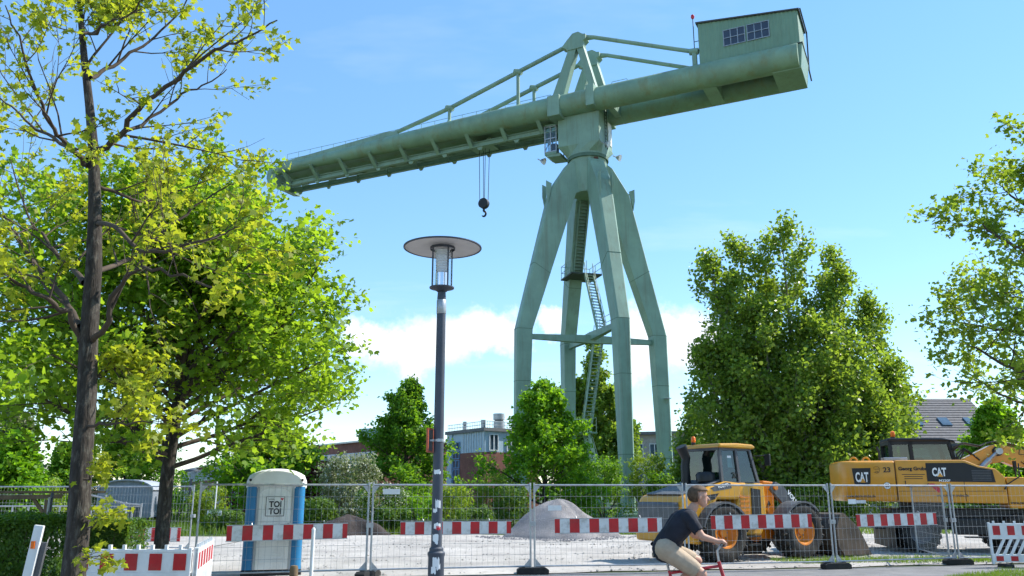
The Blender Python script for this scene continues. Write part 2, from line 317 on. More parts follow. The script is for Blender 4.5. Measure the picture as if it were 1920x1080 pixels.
def stones(name, n, region, smin, smax, m, seed, zf=lambda x, y: .03):
    """loose stones lying on the ground: many little octahedra in one mesh"""
    rng = np.random.default_rng(seed); base = np.array([(1, 0, 0), (0, 1, 0), (-1, 0, 0), (0, -1, 0), (0, 0, .7), (0, 0, -.7)])
    F = np.array([(0, 1, 4), (1, 2, 4), (2, 3, 4), (3, 0, 4), (1, 0, 5), (2, 1, 5), (3, 2, 5), (0, 3, 5)]); V = []; FF = []
    for i in range(n):
        x, y = region(rng); s = smin + (smax - smin) * rng.random() ** 3; q = base * s * rng.uniform(.6, 1.3, (6, 1)); a = rng.uniform(0, 6.28); c, d = math.cos(a), math.sin(a)
        q = q @ np.array([[c, d, 0], [-d, c, 0], [0, 0, 1]]); FF.append(F + 6 * i); V.append(q + (x, y, zf(x, y) + s * .15))
    me = bpy.data.meshes.new(name); me.from_pydata(np.concatenate(V).tolist(), [], np.concatenate(FF).tolist()); me.materials.append(MATS[m])
    o = bpy.data.objects.new(name, me); COL.objects.link(o); return o
def yard_pt(r):
    x = r.uniform(-9, 14); return x, fence_y(x) + .3 + (15.5 * r.random() ** 1.3)
tag(stones('loose_stones', 9000, yard_pt, .008, .05, 'gravel', 1), 'loose pale stones strewn over the gravel yard', 'stones', kind='stuff')

def heap(name, label, cx, cy, rx, ry, h, m, seed):
    """a tipped heap: angle-of-repose cone with lumps and slumped skirt"""
    g = MB(); n, k = 56, 20; vs = []
    for i in range(k + 1):
        f = i / k
        for j in range(n):
            t = 2 * math.pi * j / n; wob = 1 + .3 * (vnoise(math.cos(t) * 2 + 5, math.sin(t) * 2 + 5, seed) - .5) * 2
            x = cx + rx * f * wob * math.cos(t); y = cy + ry * f * wob * math.sin(t)
            z = h * max(0, (1 - f ** .95)) * (1 - .12 * (1 - f) ** 6) + .26 * h * (vnoise(x * 1.3, y * 1.3, seed) - .5) * min(1, 3 * (1 - f)) + .09 * (vnoise(x * 6, y * 7, seed) - .5) * (1 - f)
            vs.append((x, y, z + .03 * (f < 1) - .05 * (f == 1)))
    g.add(vs, [(i * n + j, i * n + (j + 1) % n, (i + 1) * n + (j + 1) % n, (i + 1) * n + j)[::-1] for i in range(k) for j in range(n)], 0, True)
    return tag(g.build(name, m, sharp=80), label, 'heap')
gp = at(1042, 1000, 33); hp = heap('gravel_heap', 'tall grey gravel heap in front of the crane feet', gp.x, 33.2, 2.35, 2.3, 1.62, 'pile_gravel', 3)
def skirt(r):
    a = r.uniform(3.3, 6.1); d = r.uniform(.85, 1.3); return gp.x + 2.4 * d * math.cos(a), 33.2 + 2.35 * d * math.sin(a)
tag(stones('heap_scree', 2500, skirt, .015, .08, 'pile_gravel', 5), 'coarse grey stones fallen round the foot of the gravel heap', 'stones', kind='stuff')
sp = at(648, 1003, 34); heap('soil_heap', 'low dark brown soil heap behind the striped board', sp.x, 34.5, 1.7, 1.3, .95, 'pile_soil', 8)

# ------------------------------------------------------------------ crane
BA = R(-26.42); U = Vector((math.cos(BA), math.sin(BA), 0)); V_ = Vector((-math.sin(BA), math.cos(BA), 0)); Zv = Vector((0, 0, 1))
crane = thing('harbour_crane', 'tall green slewing hammerhead crane on four splayed legs', 'crane', (6.15, 62.43, 0))
def B(u, v, z): return U * u + V_ * v + Zv * z
G = 1.6                                                     # half distance of the two tubular girders
CG, CT = 'crane_green', 'crane_tube_green'
for sgn in (-1, 1):
    v = sgn * G
    m = MB(); prof = [(-32.0, 31.9, .36), (-31.9, 31.9, .44), (-27, 31.95, .53), (-22, 32.0, .65), (-17, 32.05, .77), (-12, 32.07, .87), (-8, 32.08, .92), (0, 32.08, .95), (8, 32.05, .95), (16.9, 32.0, .95)]
    m.tube([B(u, v, z) for u, z, r in prof], [r for _, _, r in prof], 28)
    t = m.build('girder_tube', CT, crane)
    for u in (-25.2, -20.1, -15, -9.6, -4.3, 2.6, 6.4): 
        rr = np.interp(u, [p[0] for p in prof], [p[2] for p in prof]); zz = float(np.interp(u, [p[0] for p in prof], [p[1] for p in prof]))
        w = MB(); w.tube([B(u - .03, v, zz), B(u + .03, v, zz)], float(rr) + .012, 28); w.build('weld_seam', CT, t)
    # A-frame
    a = MB(); O = B(0, v, 0)
    for pl, th in (([(-.75, 36.9), (-.05, 36.9), (-1.30, 32.7), (-1.42, 31.0), (-2.30, 31.0), (-2.36, 32.7)], .34), ([(-.05, 36.9), (.55, 36.9), (1.55, 33.1), (1.5, 31.3), (.95, 31.3), (.98, 33.1)], .34)):
        a.prism(pl, O, U, Zv, V_, -th, th)
    a.build('a_frame_leg', CG, crane, bevel=.03)
    for side, pl in (('left', [(-2.42, 30.95), (-1.36, 30.95), (-1.36, 32.75), (-2.42, 32.75)]), ('right', [(.9, 31.2), (1.6, 31.2), (1.6, 33.0), (.9, 33.0)])):
        s = MB(); s.prism(pl, O, U, Zv, V_, -1.03, 1.03); s.build('girder_saddle', CG, crane, bevel=.05)
    hd = MB(); hd.prism([(-1.35, 37.15), (-.85, 37.7), (-.35, 38.2), (.15, 38.25), (.55, 37.95), (.8, 37.9), (.8, 37.5), (.55, 37.3), (.5, 36.75), (-.75, 36.75), (-1.0, 37.0)], O, U, Zv, V_, -.42, .42); hd.build('apex_plate', CG, crane, bevel=.03)
    # stays and posts
    st = MB(); path = [(-.9, 37.42), (-5.5, 36.15), (-12.17, 34.27), (-18.0, 33.05)]
    st.tube([B(a_, v, b_) for a_, b_ in path], .19, 12); s1 = st.build('jib_stay', CG, crane)
    for (u, zt) in ((-5.5, 36.15), (-12.17, 34.27)):
        p = MB(); p.tube([B(u, v, 32.9), B(u, v, zt)], .15, 10); p.tube([B(u - .32, v, zt + .09), B(u + .32, v, zt - .09)], .27, 10); p.tube([B(u, v, 32.85), B(u, v, 33.12)], [.3, .16], 10); p.build('stay_post', CG, crane)
    wd = MB(); wd.prism([(-18.6, 33.25), (-17.6, 33.15), (-17.2, 32.6), (-31, 32.3), (-31.2, 32.55)], O, U, Zv, V_, -.22, .22); wd.build('stay_anchor_plate', CG, crane)
    rs = MB(); rs.tube([B(.7, v, 37.75), B(1.4, v, 37.6), B(9.3, v, 34.3)], [.24, .17, .17], 12); rs.build('counter_stay', CG, crane)
    rp = MB(); rp.tube([B(9.45, v, 32.8), B(9.45, v, 34.35)], .2, 10); rp.tube([B(9.1, v, 34.3), B(9.75, v, 34.22)], .26, 10); rp.build('stay_post', CG, crane)
    # brackets with runway beam
    for k, u in enumerate(np.linspace(-30.3, -3.6, 9)):
        b = MB(); b.prism([(-.6, 31.5), (.3, 31.3), (.92, 31.0), (.92, 30.4), (.62, 30.4)], B(u, v, 0), V_ * -sgn, Zv, U, -.06, .06); b.beam(B(u, v + sgn * .6, 31.5), B(u, v - sgn * .66, 30.4), .34, .06, up=(0, 0, 1))
        b.build('hanger_bracket', CG, crane)
    rb = MB(); ry = v - sgn * .75
    rb.prism([(-.16, 30.4), (.16, 30.4), (.16, 30.46), (.03, 30.48), (.03, 30.78), (.16, 30.8), (.16, 30.86), (-.16, 30.86), (-.16, 30.8), (-.03, 30.78), (-.03, 30.48), (-.16, 30.46)], Vector((0, 0, 0)) + V_ * ry, V_, Zv, U, -31.6, -2.3)
    rr = rb.build('runway_beam', CG, crane)
    for u in np.linspace(-30.6, -6, 8):
        e = MB(); e.prism([(-.28, 30.4), (.28, 30.4), (.12, 30.12), (-.12, 30.12)], B(u, ry, 0), U, Zv, V_, -.05, .05); e.build('cable_cleat', CG, rr)
# walkway and handrail between the girders
wk = MB(); wk.box(B(-17, 0, 32.75), (29, 1.1, .05), BA); wk.build('walkway', 'crane_dark', crane)
for vv in (-.55, .55):
    h = MB(); zf = lambda u: 32.33
    us = np.linspace(-31.3, -3, 21)
    for u in us: h.tube([B(u, vv, 32.75), B(u, vv, 33.95)], .024, 5)
    for zz in (33.95, 33.4): h.tube([B(-31.3, vv, zz), B(-3, vv, zz)], .022, 5)
    h.build('handrail', CG, crane)
h = MB()
for u in np.linspace(2.2, 9, 6): h.tube([B(u, .9, 32.6), B(u, .9, 33.6)], .02, 5)
h.tube([B(2.2, .9, 33.6), B(9, .9, 33.6)], .02, 5); h.tube([B(2.2, .9, 33.15), B(9, .9, 33.15)], .02, 5); h.tube([B(1.7, -.3, 33.2), B(2.4, -.3, 34.0), B(3.6, -.3, 34.0), B(4.2, -.3, 33.1)], .025, 5); h.build('handrail', CG, crane)
for u in (-25, -18.5): cr = MB(); cr.tube([B(u, -G, 32), B(u, G, 32)], .16, 10); cr.build('cross_tube', CG, crane)
cr = MB(); cr.prism([(-32.6, 31.2), (-32.3, 30.5), (-31.5, 30.35), (-31.4, 32.35), (-32.5, 32.3)], Vector(), U, Zv, V_, -1.85, 1.85); cr.build('jib_end_plate', CG, crane, bevel=.04)
dk = MB(); dk.box(B(-17, 0, 31.6), (28.5, 2.3, .06), BA); dk.build('jib_deck', CT, crane)
for u in (-2.6, 2.4):
    c = MB(); c.box(B(u, 0, 32.0), (.5, 3.0, 1.2), BA); c.build('cross_beam', CG, crane)
# slewing tower
tw = MB(); tw.prism([(-1.95, 28.62), (1.58, 28.62), (1.58, 32.3), (-1.95, 32.3)], Vector(), U, Zv, V_, -1.55, 1.55); tw.build('tower_box', CG, crane, bevel=.04)
sk = MB(); r0 = [B(-1.95, -1.62, 28.6), B(1.62, -1.62, 28.6), B(1.62, 1.62, 28.6), B(-1.95, 1.62, 28.6)]
top = []; bot = []
for (a, b) in ((0, 1), (1, 2), (2, 3), (3, 0)):
    for f in (0, .25, .5, .75): top.append(r0[a].lerp(r0[b], f))
for p in top:
    d = Vector((p.x, p.y, 0)).normalized(); bot.append(d * 1.62 + Zv * 27.92)
sk.loft([[p + Zv * .04 for p in top], top, bot, [p - Zv * .16 for p in bot]][::-1], sm=False); sk.build('slewing_skirt', CG, crane)
rg = MB(); rg.lathe([(1.66, 27.5), (1.66, 27.78), (1.5, 27.78), (1.5, 27.5)], 40, closed=True); rg.build('slewing_ring', 'seam', crane)
nk = MB(); nk.lathe([(0, 24.7), (1.28, 24.7), (1.36, 25.4), (1.46, 26.4), (1.56, 27.55), (0, 27.55)], 12, sm=False); nk.build('neck', CG, crane)
ru = MB(); ru.prism([(-.05, 27.4), (.3, 27.45), (.42, 26.6), (.35, 25.9), (.2, 26.2)], Vector((0, 0, 0)) + Vector((.25, -1, 0)).normalized() * 1.52, Vector((1, .25, 0)).normalized(), Zv, Vector((.25, -1, 0)).normalized(), -.04, .06); ru.build('rust_patch', 'rust', crane)
# service ladder and flood lamps on the tower, right face
ld = MB()
for vv in (-.35, .1): ld.tube([B(1.66, vv, 28.4), B(1.66, vv, 32.2)], .03, 5)
for zz in np.arange(28.6, 32.2, .3): ld.tube([B(1.66, -.35, zz), B(1.66, .1, zz)], .02, 4)
ld.build('ladder', 'crane_dark', crane)
dr = MB(); dr.box(B(1.6, .9, 30.0), (.06, .8, 1.9), BA); dr.build('tower_door', 'white_paint', crane)
for (u, v, z) in ((1.95, -1.2, 28.35), (2.0, 1.3, 28.1), (-3.75, -.9, 28.05)):
    f = MB(); f.tube([B(u, v, z), B(u + .3, v, z - .12)], [.13, .3], 10); f.tube([B(u - .3, v, z + .2), B(u, v, z)], .04, 6); f.build('flood_lamp', 'galv', crane)
# driver's cab
cu0, cu1, cv0, cv1, cz0, cz1 = -3.35, -2.35, -1.0, .6, 28.6, 30.9
cb = MB(); cb.box(B(-2.85, -.2, 28.5), (1.05, 1.65, .2), BA); cb.prism([(-3.35, 28.4), (-2.0, 28.4), (-2.0, 28.15), (-3.1, 28.22)], B(0, -.2, 0), U, Zv, V_, -.78, .78); cabin = cb.build('drivers_cab', CG, crane); cb = MB(); cb.box(B(-2.85, -.2, 30.96), (1.15, 1.75, .12), BA); cb.build('cab_roof', CG, cabin)
fr = MB()
for (u, v) in ((cu0, cv0), (cu1, cv0), (cu0, cv1), (cu1, cv1), (cu0, -.2), (-2.85, cv0)): fr.beam(B(u, v, cz0), B(u, v, cz1), .09, .09)
for zz in (cz0 + .05, 29.8, cz1 - .05):
    fr.beam(B(cu0, cv0, zz), B(cu1, cv0, zz), .08, .08); fr.beam(B(cu0, cv0, zz), B(cu0, cv1, zz), .08, .08); fr.beam(B(cu1, cv0, zz), B(cu1, cv1, zz), .08, .08)
fr.beam(B(cu0, cv0, 28.75), B(cu0, -.2, 29.75), .05, .05); fr.build('cab_frame', 'galv', cabin)
gl = MB()
for (p, q) in (((cu0 + .02, cv0 + .02), (cu1, cv0 + .02)), ((cu0 + .02, cv0 + .02), (cu0 + .02, cv1))):
    a, b = B(*p, cz0), B(*q, cz0); gl.add([a, b, b + Zv * 2.3, a + Zv * 2.3], [(0, 1, 2, 3)])
gl.build('cab_glazing', 'glass', cabin)
cs = MB(); cs.box(B(-2.8, -.2, 29.1), (.5, .55, .9), BA); cs.build('cab_seat', 'machine_black', cabin)
# trolley, ropes, hook block
tr = MB(); tr.box(B(-9.5, 0, 30.75), (2.2, 1.3, .5), BA); tr.tube([B(-10.2, -.6, 30.95), B(-10.2, .6, 30.95)], .3, 12); tr.tube([B(-8.8, -.6, 30.95), B(-8.8, .6, 30.95)], .3, 12); tr.build('trolley', CG, crane)
rp = MB()
for (u, v) in ((-9.95, -.18), (-9.75, .2), (-9.35, -.18), (-9.15, .2)): rp.tube([B(u, v, 30.7), B((u + 9.55) * .75 - 9.55, v, 25.7)], .028, 5)
rp.build('hoist_rope', 'black_steel', crane)
hk = MB(); hk.tube([B(-9.55, -.2, 25.55), B(-9.55, .2, 25.55)], .45, 22); hk.tube([B(-9.55, 0, 25.1), B(-9.55, 0, 24.85)], .1, 8)
arc = [B(-9.55 + .2 * math.sin(t) , 0, 24.62 + .22 * math.cos(t)) for t in np.linspace(0, 4.3, 14)]
hk.tube(arc, [.09] * 9 + [.085, .075, .06, .045, .02], 8); hk.build('hook_block', 'black_steel', crane, sharp=50)
# counterweight box and machine house
cw = MB()
cw.prism([(15.0, 31.02), (17.0, 31.02), (17.2, 32.9), (15.0, 32.9)], Vector(), U, Zv, V_, -1.75, 1.75); cw.build('counterweight_end', CG, crane, bevel=.02)
c2 = MB(); c2.prism([(9.9, 31.06), (10.9, 31.06), (10.9, 32.9), (9.9, 32.9)], Vector(), U, Zv, V_, -1.5, 1.5); c2.build('cross_beam', CG, crane)
c3 = MB(); c3.box(B(12.95, 0, 32.3), (4.1, 3.0, .08), BA); c3.box(B(12.95, .5, 32.2), (.2, 2, .3), BA); c3.build('machinery_floor', 'crane_dark', crane)
hu0, hu1, hv0, hv1 = 9.85, 17.05, -1.72, 1.72
zt = lambda u: 36.42 - .83 * (u - hu0) / (hu1 - hu0)
def ribbed(u0, u1, v, out, pitch=.28):
    m = MB(); n = int(abs(u1 - u0) / pitch) * 4; vs = []
    for i in range(n + 1):
        u = u0 + (u1 - u0) * i / n; o = (0, .035, .035, 0)[i % 4] * out; vs += [B(u, v + o, 32.97), B(u, v + o, zt(u))]
    m.add(vs, [(2 * i, 2 * i + 2, 2 * i + 3, 2 * i + 1)[::(1 if out < 0 else -1)] for i in range(n)]); return m
ribbed(hu0, hu1, hv0, -1).build('machine_house_wall', 'crane_sheet_green', crane)
ribbed(hu0, hu1, hv1, 1).build('machine_house_wall', 'crane_sheet_green', crane)
for u in (hu0, hu1):
    m = MB(); vs = []; n = 48
    for i in range(n + 1):
        v = hv0 + (hv1 - hv0) * i / n; o = (0, .03, .03, 0)[i % 4] * (1 if u > 12 else -1); vs += [B(u + o, v, 32.97), B(u + o, v, zt(u))]
    m.add(vs, [(2 * i, 2 * i + 2, 2 * i + 3, 2 * i + 1) for i in range(n)]); m.build('machine_house_wall', 'crane_sheet_green', crane)
rf = MB(); rf.prism([(9.7, 36.44), (17.2, 35.58), (17.2, 35.68), (9.7, 36.56)], Vector(), U, Zv, V_, -1.87, 1.87); rf.build('machine_house_roof', 'roof_felt', crane)
gt = MB(); gt.tube([B(17.27, -1.8, 35.62), B(17.27, 1.85, 35.62), B(17.2, 1.85, 32.5), B(17.3, 1.85, 31.6)], .06, 6); gt.build('gutter', 'crane_dark', crane)
bs = MB(); bs.bx(-.01, .01, -.01, .01, 0, .01)
bs = MB(); bs.prism([(9.8, 32.9), (17.25, 32.9), (17.25, 32.99), (9.8, 32.99)], Vector(), U, Zv, V_, -1.8, 1.8); bs.build('house_sill', 'crane_dark', crane)
for (ua, ub) in ((11.72, 13.28), (13.46, 15.02)):
    z0, z1 = 34.02, 35.3; wf = MB(); vv = hv0 - .07
    for zz in (z0, (z0 + z1) / 2, z1): wf.beam(B(ua - .03, vv, zz), B(ub + .03, vv, zz), .06, .045)
    for k in range(4): u = ua + (ub - ua) * k / 3; wf.beam(B(u, vv, z0), B(u, vv, z1), .045, .06)
    win = wf.build('window', 'galv', crane)
    for i in range(3):
        for j in range(2):
            a0 = ua + (ub - ua) * i / 3 + .03; a1 = ua + (ub - ua) * (i + 1) / 3 - .03; b0 = z0 + (z1 - z0) * j / 2 + .03; b1 = z0 + (z1 - z0) * (j + 1) / 2 - .03
            p = MB(); p.add([B(a0, vv + .02, b0), B(a1, vv + .02, b0), B(a1, vv + .02, b1), B(a0, vv + .02, b1)], [(0, 1, 2, 3)]); p.build('pane', 'dark_pane', win)
mp_ = MB(); mp_.tube([B(9.5, -1.72, 34.0), B(9.5, -1.72, 37.0)], .035, 6); mp_.tube([B(9.5, -1.72, 34.2), B(9.85, -1.72, 34.2)], .03, 6); mp_.tube([B(9.5, -1.72, 35.0), B(9.85, -1.72, 35.0)], .03, 6); ms_ = mp_.build('warning_mast', 'crane_dark', crane)
lm = MB(); lm.lathe([(0, 36.95), (.09, 36.98), (.15, 37.12), (.12, 37.28), (0, 37.36)], 12, Matrix.Translation(B(9.5, -1.72, 0))); lm.build('warning_lamp', 'red_lamp', ms_)
# legs: tapered box section in the radial plane
PHI = R(16)
LEGS = {'right': PHI, 'back': PHI + math.pi / 2, 'left': PHI + math.pi, 'front': PHI - math.pi / 2}
OUT = [(1.35, 27.4), (1.95, 27.0), (3.3, 24.9), (6.12, 13.5), (6.25, .45)]; INN = [(.9, 24.75), (1.3, 24.6), (1.75, 23.2), (4.93, 13.5), (5.42, .45)]
HWO = [.60, .60, .60, .50, .38]; HWI = [.60, .60, .60, .50, .38]
for key, a in LEGS.items():
    rd = Vector((math.cos(a), math.sin(a), 0)); tg = Vector((-math.sin(a), math.cos(a), 0)); m = MB(); rings = []
    for (ro, zo), (ri, zi), wo, wi in zip(OUT, INN, HWO, HWI):
        ch = .12
        rings.append([rd * ri + tg * -wi + Zv * zi, rd * ri + tg * wi + Zv * zi, rd * (ro - ch) + tg * wo + Zv * zo, rd * ro + tg * (wo - ch) + Zv * zo, rd * ro + tg * -(wo - ch) + Zv * zo, rd * (ro - ch) + tg * -wo + Zv * zo])
    m.loft(rings, sm=False); lg = m.build('leg', CG, crane)
    # plate joints, proud bands
    for f0, i in ((0.55, 2), (.0, 3), (.30, 3), (.72, 3)):
        ro, zo = [OUT[i][k] + (OUT[i + 1][k] - OUT[i][k]) * f0 for k in (0, 1)]; ri, zi = [INN[i][k] + (INN[i + 1][k] - INN[i][k]) * f0 for k in (0, 1)]
        wo = HWO[i] + (HWO[i + 1] - HWO[i]) * f0 + .012; d = MB(); sl = (OUT[i + 1][0] - OUT[i][0]) / (OUT[i + 1][1] - OUT[i][1]) * .05
        rings = [[rd * (ri - .012) + tg * -wo + Zv * (zi + e), rd * (ri - .012) + tg * wo + Zv * (zi + e), rd * (ro - .12) + tg * wo + Zv * (zo + e), rd * (ro + .012) + tg * (wo - .12) + Zv * (zo + e), rd * (ro + .012) + tg * -(wo - .12) + Zv * (zo + e), rd * (ro - .12) + tg * -wo + Zv * (zo + e)] for e in (0, .035)]
        d.loft(rings, sm=False); d.build('plate_joint', 'seam', lg)
    ft = MB(); ft.box(rd * 5.83 + Zv * .36, (1.15, 1.1, .2), a); ft.box(rd * 5.83 + Zv * .14, (1.6, 1.5, .28), a); ft.build('foot', CG, lg, bevel=.03)
    lug = MB(); lug.prism([(3.3, 25.2), (3.75, 25.4), (3.75, 24.4), (3.6, 23.6)], tg * .5, rd, Zv, tg, -.06, .06); lug.prism([(3.3, 25.2), (3.75, 25.4), (3.75, 24.4), (3.6, 23.6)], tg * -.5, rd, Zv, tg, -.06, .06); lug.build('lifting_lug', CG, lg)
    if key in ('front', 'right'):
        for s_ in (-1, 1):
            b = MB(); zb = 3.4 if key == 'front' else 8.6; b.box(rd * 5.8 + tg * s_ * .75 + Zv * zb, (.35, .5, .05), a); b.tube([rd * 5.8 + tg * s_ * .5 + Zv * (zb - .35), rd * 5.8 + tg * s_ * .95 + Zv * zb], .03, 5); b.build('lamp_shelf', 'galv', lg)
# cross ties at knee height
for (k0, k1, dz) in (('left', 'right', 0), ('front', 'back', .25)):
    a0, a1 = LEGS[k0], LEGS[k1]; p = Vector((math.cos(a0), math.sin(a0), 0)) * 5.2 + Zv * (13.0 + dz); q = Vector((math.cos(a1), math.sin(a1), 0)) * 5.2 + Zv * (13.0 + dz); c = Zv * (13.0 + dz)
    t = MB(); t.beam(p, c, .3, .35, w2=.5, h2=.62); t.beam(c, q, .5, .62, w2=.3, h2=.35); t.build('tie_beam', CG, crane)
    for e in (p, q): k = MB(); k.tube([e - Zv * .22, e + Zv * .22], .3, 10); k.build('tie_joint', CG, crane)
# stairs: ladder inside the back leg, landing, flight to the tie, lower flight
def flight(name, p, q, w, n, rail=True):
    p, q = Vector(p), Vector(q); d = (q - p); hd = Vector((d.x, d.y, 0)); sd_ = Vector((-d.y, d.x, 0)); sd_ = sd_.normalized() if sd_.length > .05 else Vector((1, 0, 0))
    m = MB()
    for s in (-1, 1): m.beam(p + sd_ * s * w / 2, q + sd_ * s * w / 2, .05, .2)
    o = m.build('stair_stringer', CG, crane); t = MB()
    for i in range(n): c = p.lerp(q, (i + .5) / n); t.beam(c - sd_ * w / 2, c + sd_ * w / 2, .22, .04)
    t.build('stair_tread', CG, o)
    if rail:
        r = MB()
        for s in (-1, 1):
            r.tube([p + sd_ * s * w / 2 + Zv * .95, q + sd_ * s * w / 2 + Zv * .95], .025, 5); r.tube([p + sd_ * s * w / 2 + Zv * .5, q + sd_ * s * w / 2 + Zv * .5], .018, 5)
            for i in range(0, n + 1, 4): c = p.lerp(q, i / n) + sd_ * s * w / 2; r.tube([c, c + Zv * .95], .02, 5)
        r.build('stair_rail', CG, o)
bk = Vector((math.cos(LEGS['back']), math.sin(LEGS['back']), 0)); bt = Vector((-bk.y, bk.x, 0))
flight('c', bk * 3.0 + Zv * 18.9 - bt * .05, bk * 1.0 + Zv * 25.2 - bt * .05, .7, 24)
ld_ = MB(); lc = bk * 2.6 + Zv * 18.6 + bt * -.2; ld_.box(lc, (2.6, 2.6, .12), LEGS['back']); ldg = ld_.build('landing', 'crane_dark', crane)
lr = MB(); cs_ = [lc + bk * sx * 1.25 + bt * sy * 1.25 for sx, sy in ((-1, -1), (1, -1), (1, 1), (-1, 1))]
for i in range(4):
    for f in (0, .5): c = cs_[i].lerp(cs_[(i + 1) % 4], f); lr.tube([c, c + Zv * 1.1], .025, 5)
    for zz in (.55, 1.1):
        if i != 3: lr.tube([cs_[i] + Zv * zz, cs_[(i + 1) % 4] + Zv * zz], .025, 5)
lr.build('landing_rail', CG, ldg)
flight('g', Vector((.75, -.2, 13.4)), bk * 1.5 + Zv * 18.6 + Vector((.4, 0, 0)), .75, 20)
flight('g', bk * 2.4 + Zv * 6.2 + Vector((.3, 0, 0)), Vector((.55, .3, 13.2)), .75, 26)
flight('g', Vector((1.2, 3.2, .1)), bk * 2.6 + Zv * 6.1 + Vector((.3, 0, 0)), .75, 22)
l2 = MB(); l2.box(bk * 2.9 + Zv * 6.1, (2.0, 2.0, .1), LEGS['back'])
for i in range(4):
    c0 = bk * 2.9 + Zv * 6.15 + (bk * (1 if i in (1, 2) else -1) + bt * (1 if i in (2, 3) else -1)) * .95; j = (i + 1) % 4; c1 = bk * 2.9 + Zv * 6.15 + (bk * (1 if j in (1, 2) else -1) + bt * (1 if j in (2, 3) else -1)) * .95
    l2.tube([c0, c0 + Zv * 1.1], .025, 5)
    if i != 3: l2.tube([c0 + Zv * 1.1, c1 + Zv * 1.1], .025, 5); l2.tube([c0 + Zv * .55, c1 + Zv * .55], .025, 5)
l2.build('landing', CG, crane)
fd = Vector((math.cos(LEGS['front']), math.sin(LEGS['front']), 0)); hr = MB(); side = Vector((-fd.y, fd.x, 0)) * .4
for k in range(4): c = fd * (.6 + k * 1.1) + side + Zv * 13.5; hr.tube([c, c + Zv * 1.0], .025, 5)
for zz in (14.0, 14.5): hr.tube([fd * .6 + side + Zv * zz, fd * 3.9 + side + Zv * zz], .025, 5)
hr.build('tie_rail', 'galv', crane)
kb = MB(); kc = at(1121, 960, 57); kb.lathe([(0, 0), (.45, 0), (.45, .9), (.5, .92), (.5, 1.05), (.3, 1.1), (.3, 1.35), (0, 1.4)], 16); kb.box((0, 0, .1), (1.2, 1.2, .2)); kb.box((.5, -.1, .45), (.5, .5, .5))
o = kb.build('cable_winch', CG, None, loc=(kc.x, 57, 0)); tag(o, 'squat green cable drum housing on the ground beside the crane foot', 'machine')
# ------------------------------------------------------------------ vegetation
TEMPL = {'maple': [(0, 0), (.32, -.06), (.24, .2), (.55, .42), (.24, .52), (0, 1.0), (-.24, .52), (-.55, .42), (-.24, .2), (-.32, -.06)],
         'lobed': [(0, 0), (.38, .12), (.48, .5), (.16, .58), (0, 1), (-.16, .58), (-.48, .5), (-.38, .12)],
         'heart': [(0, 0), (.42, .18), (.34, .6), (0, 1), (-.34, .6), (-.42, .18)], 'oval': [(0, 0), (.34, .45), (0, 1), (-.34, .45)], 'blade': [(-.06, 0), (.06, 0), (0, 1)]}
def leaf_obj(name, P, N, S, templ, material, parent, seed=0, tang=None, droop=.22, kind='stuff'):
    rng = np.random.default_rng(seed); P = np.asarray(P, float); N = np.asarray(N, float); S = np.asarray(S, float); n = len(P)
    N = N / (np.linalg.norm(N, axis=1, keepdims=True) + 1e-9)
    T = tang if tang is not None else rng.normal(size=(n, 3)); T = T - N * (T * N).sum(1, keepdims=True); T /= np.linalg.norm(T, axis=1, keepdims=True) + 1e-9
    Bn = np.cross(N, T); t = np.array(TEMPL[templ]); k = len(t)
    zoff = -droop * (t[:, 0] ** 2 * 1.6 + t[:, 1] ** 2 * .6)
    Vv = P[:, None, :] + S[:, None, None] * (t[None, :, 0, None] * Bn[:, None, :] + t[None, :, 1, None] * T[:, None, :] + zoff[None, :, None] * N[:, None, :])
    me = bpy.data.meshes.new(name); me.vertices.add(n * k); me.vertices.foreach_set('co', Vv.astype(np.float32).ravel())
    me.loops.add(n * k); me.loops.foreach_set('vertex_index', np.arange(n * k, dtype=np.int32)); me.polygons.add(n); me.polygons.foreach_set('loop_start', np.arange(0, n * k, k, dtype=np.int32))
    me.materials.append(MATS[material]); me.update(calc_edges=True); me.validate()
    o = bpy.data.objects.new(name, me); COL.objects.link(o); o.parent = parent
    if kind: o['kind'] = kind
    return o
def curve_pts(p, d, L, n, rnd, wob=.12, lift=.25, droop=0.):
    pts = [Vector(p)]; d = Vector(d).normalized(); st = L / n
    for i in range(n):
        d = (d + Vector((rnd.gauss(0, wob), rnd.gauss(0, wob), rnd.gauss(0, wob * .7) + (lift - droop * (i / n)) / n))).normalized(); pts.append(pts[-1] + d * st)
    return pts
def side_dir(d, ang, rnd, flat=0.):
    q = d.orthogonal().normalized(); q.rotate(Quaternion(d, rnd.uniform(0, 6.283))); q.z *= (1 - flat); q.normalize()
    return (d * math.cos(ang) + q * math.sin(ang)).normalized()
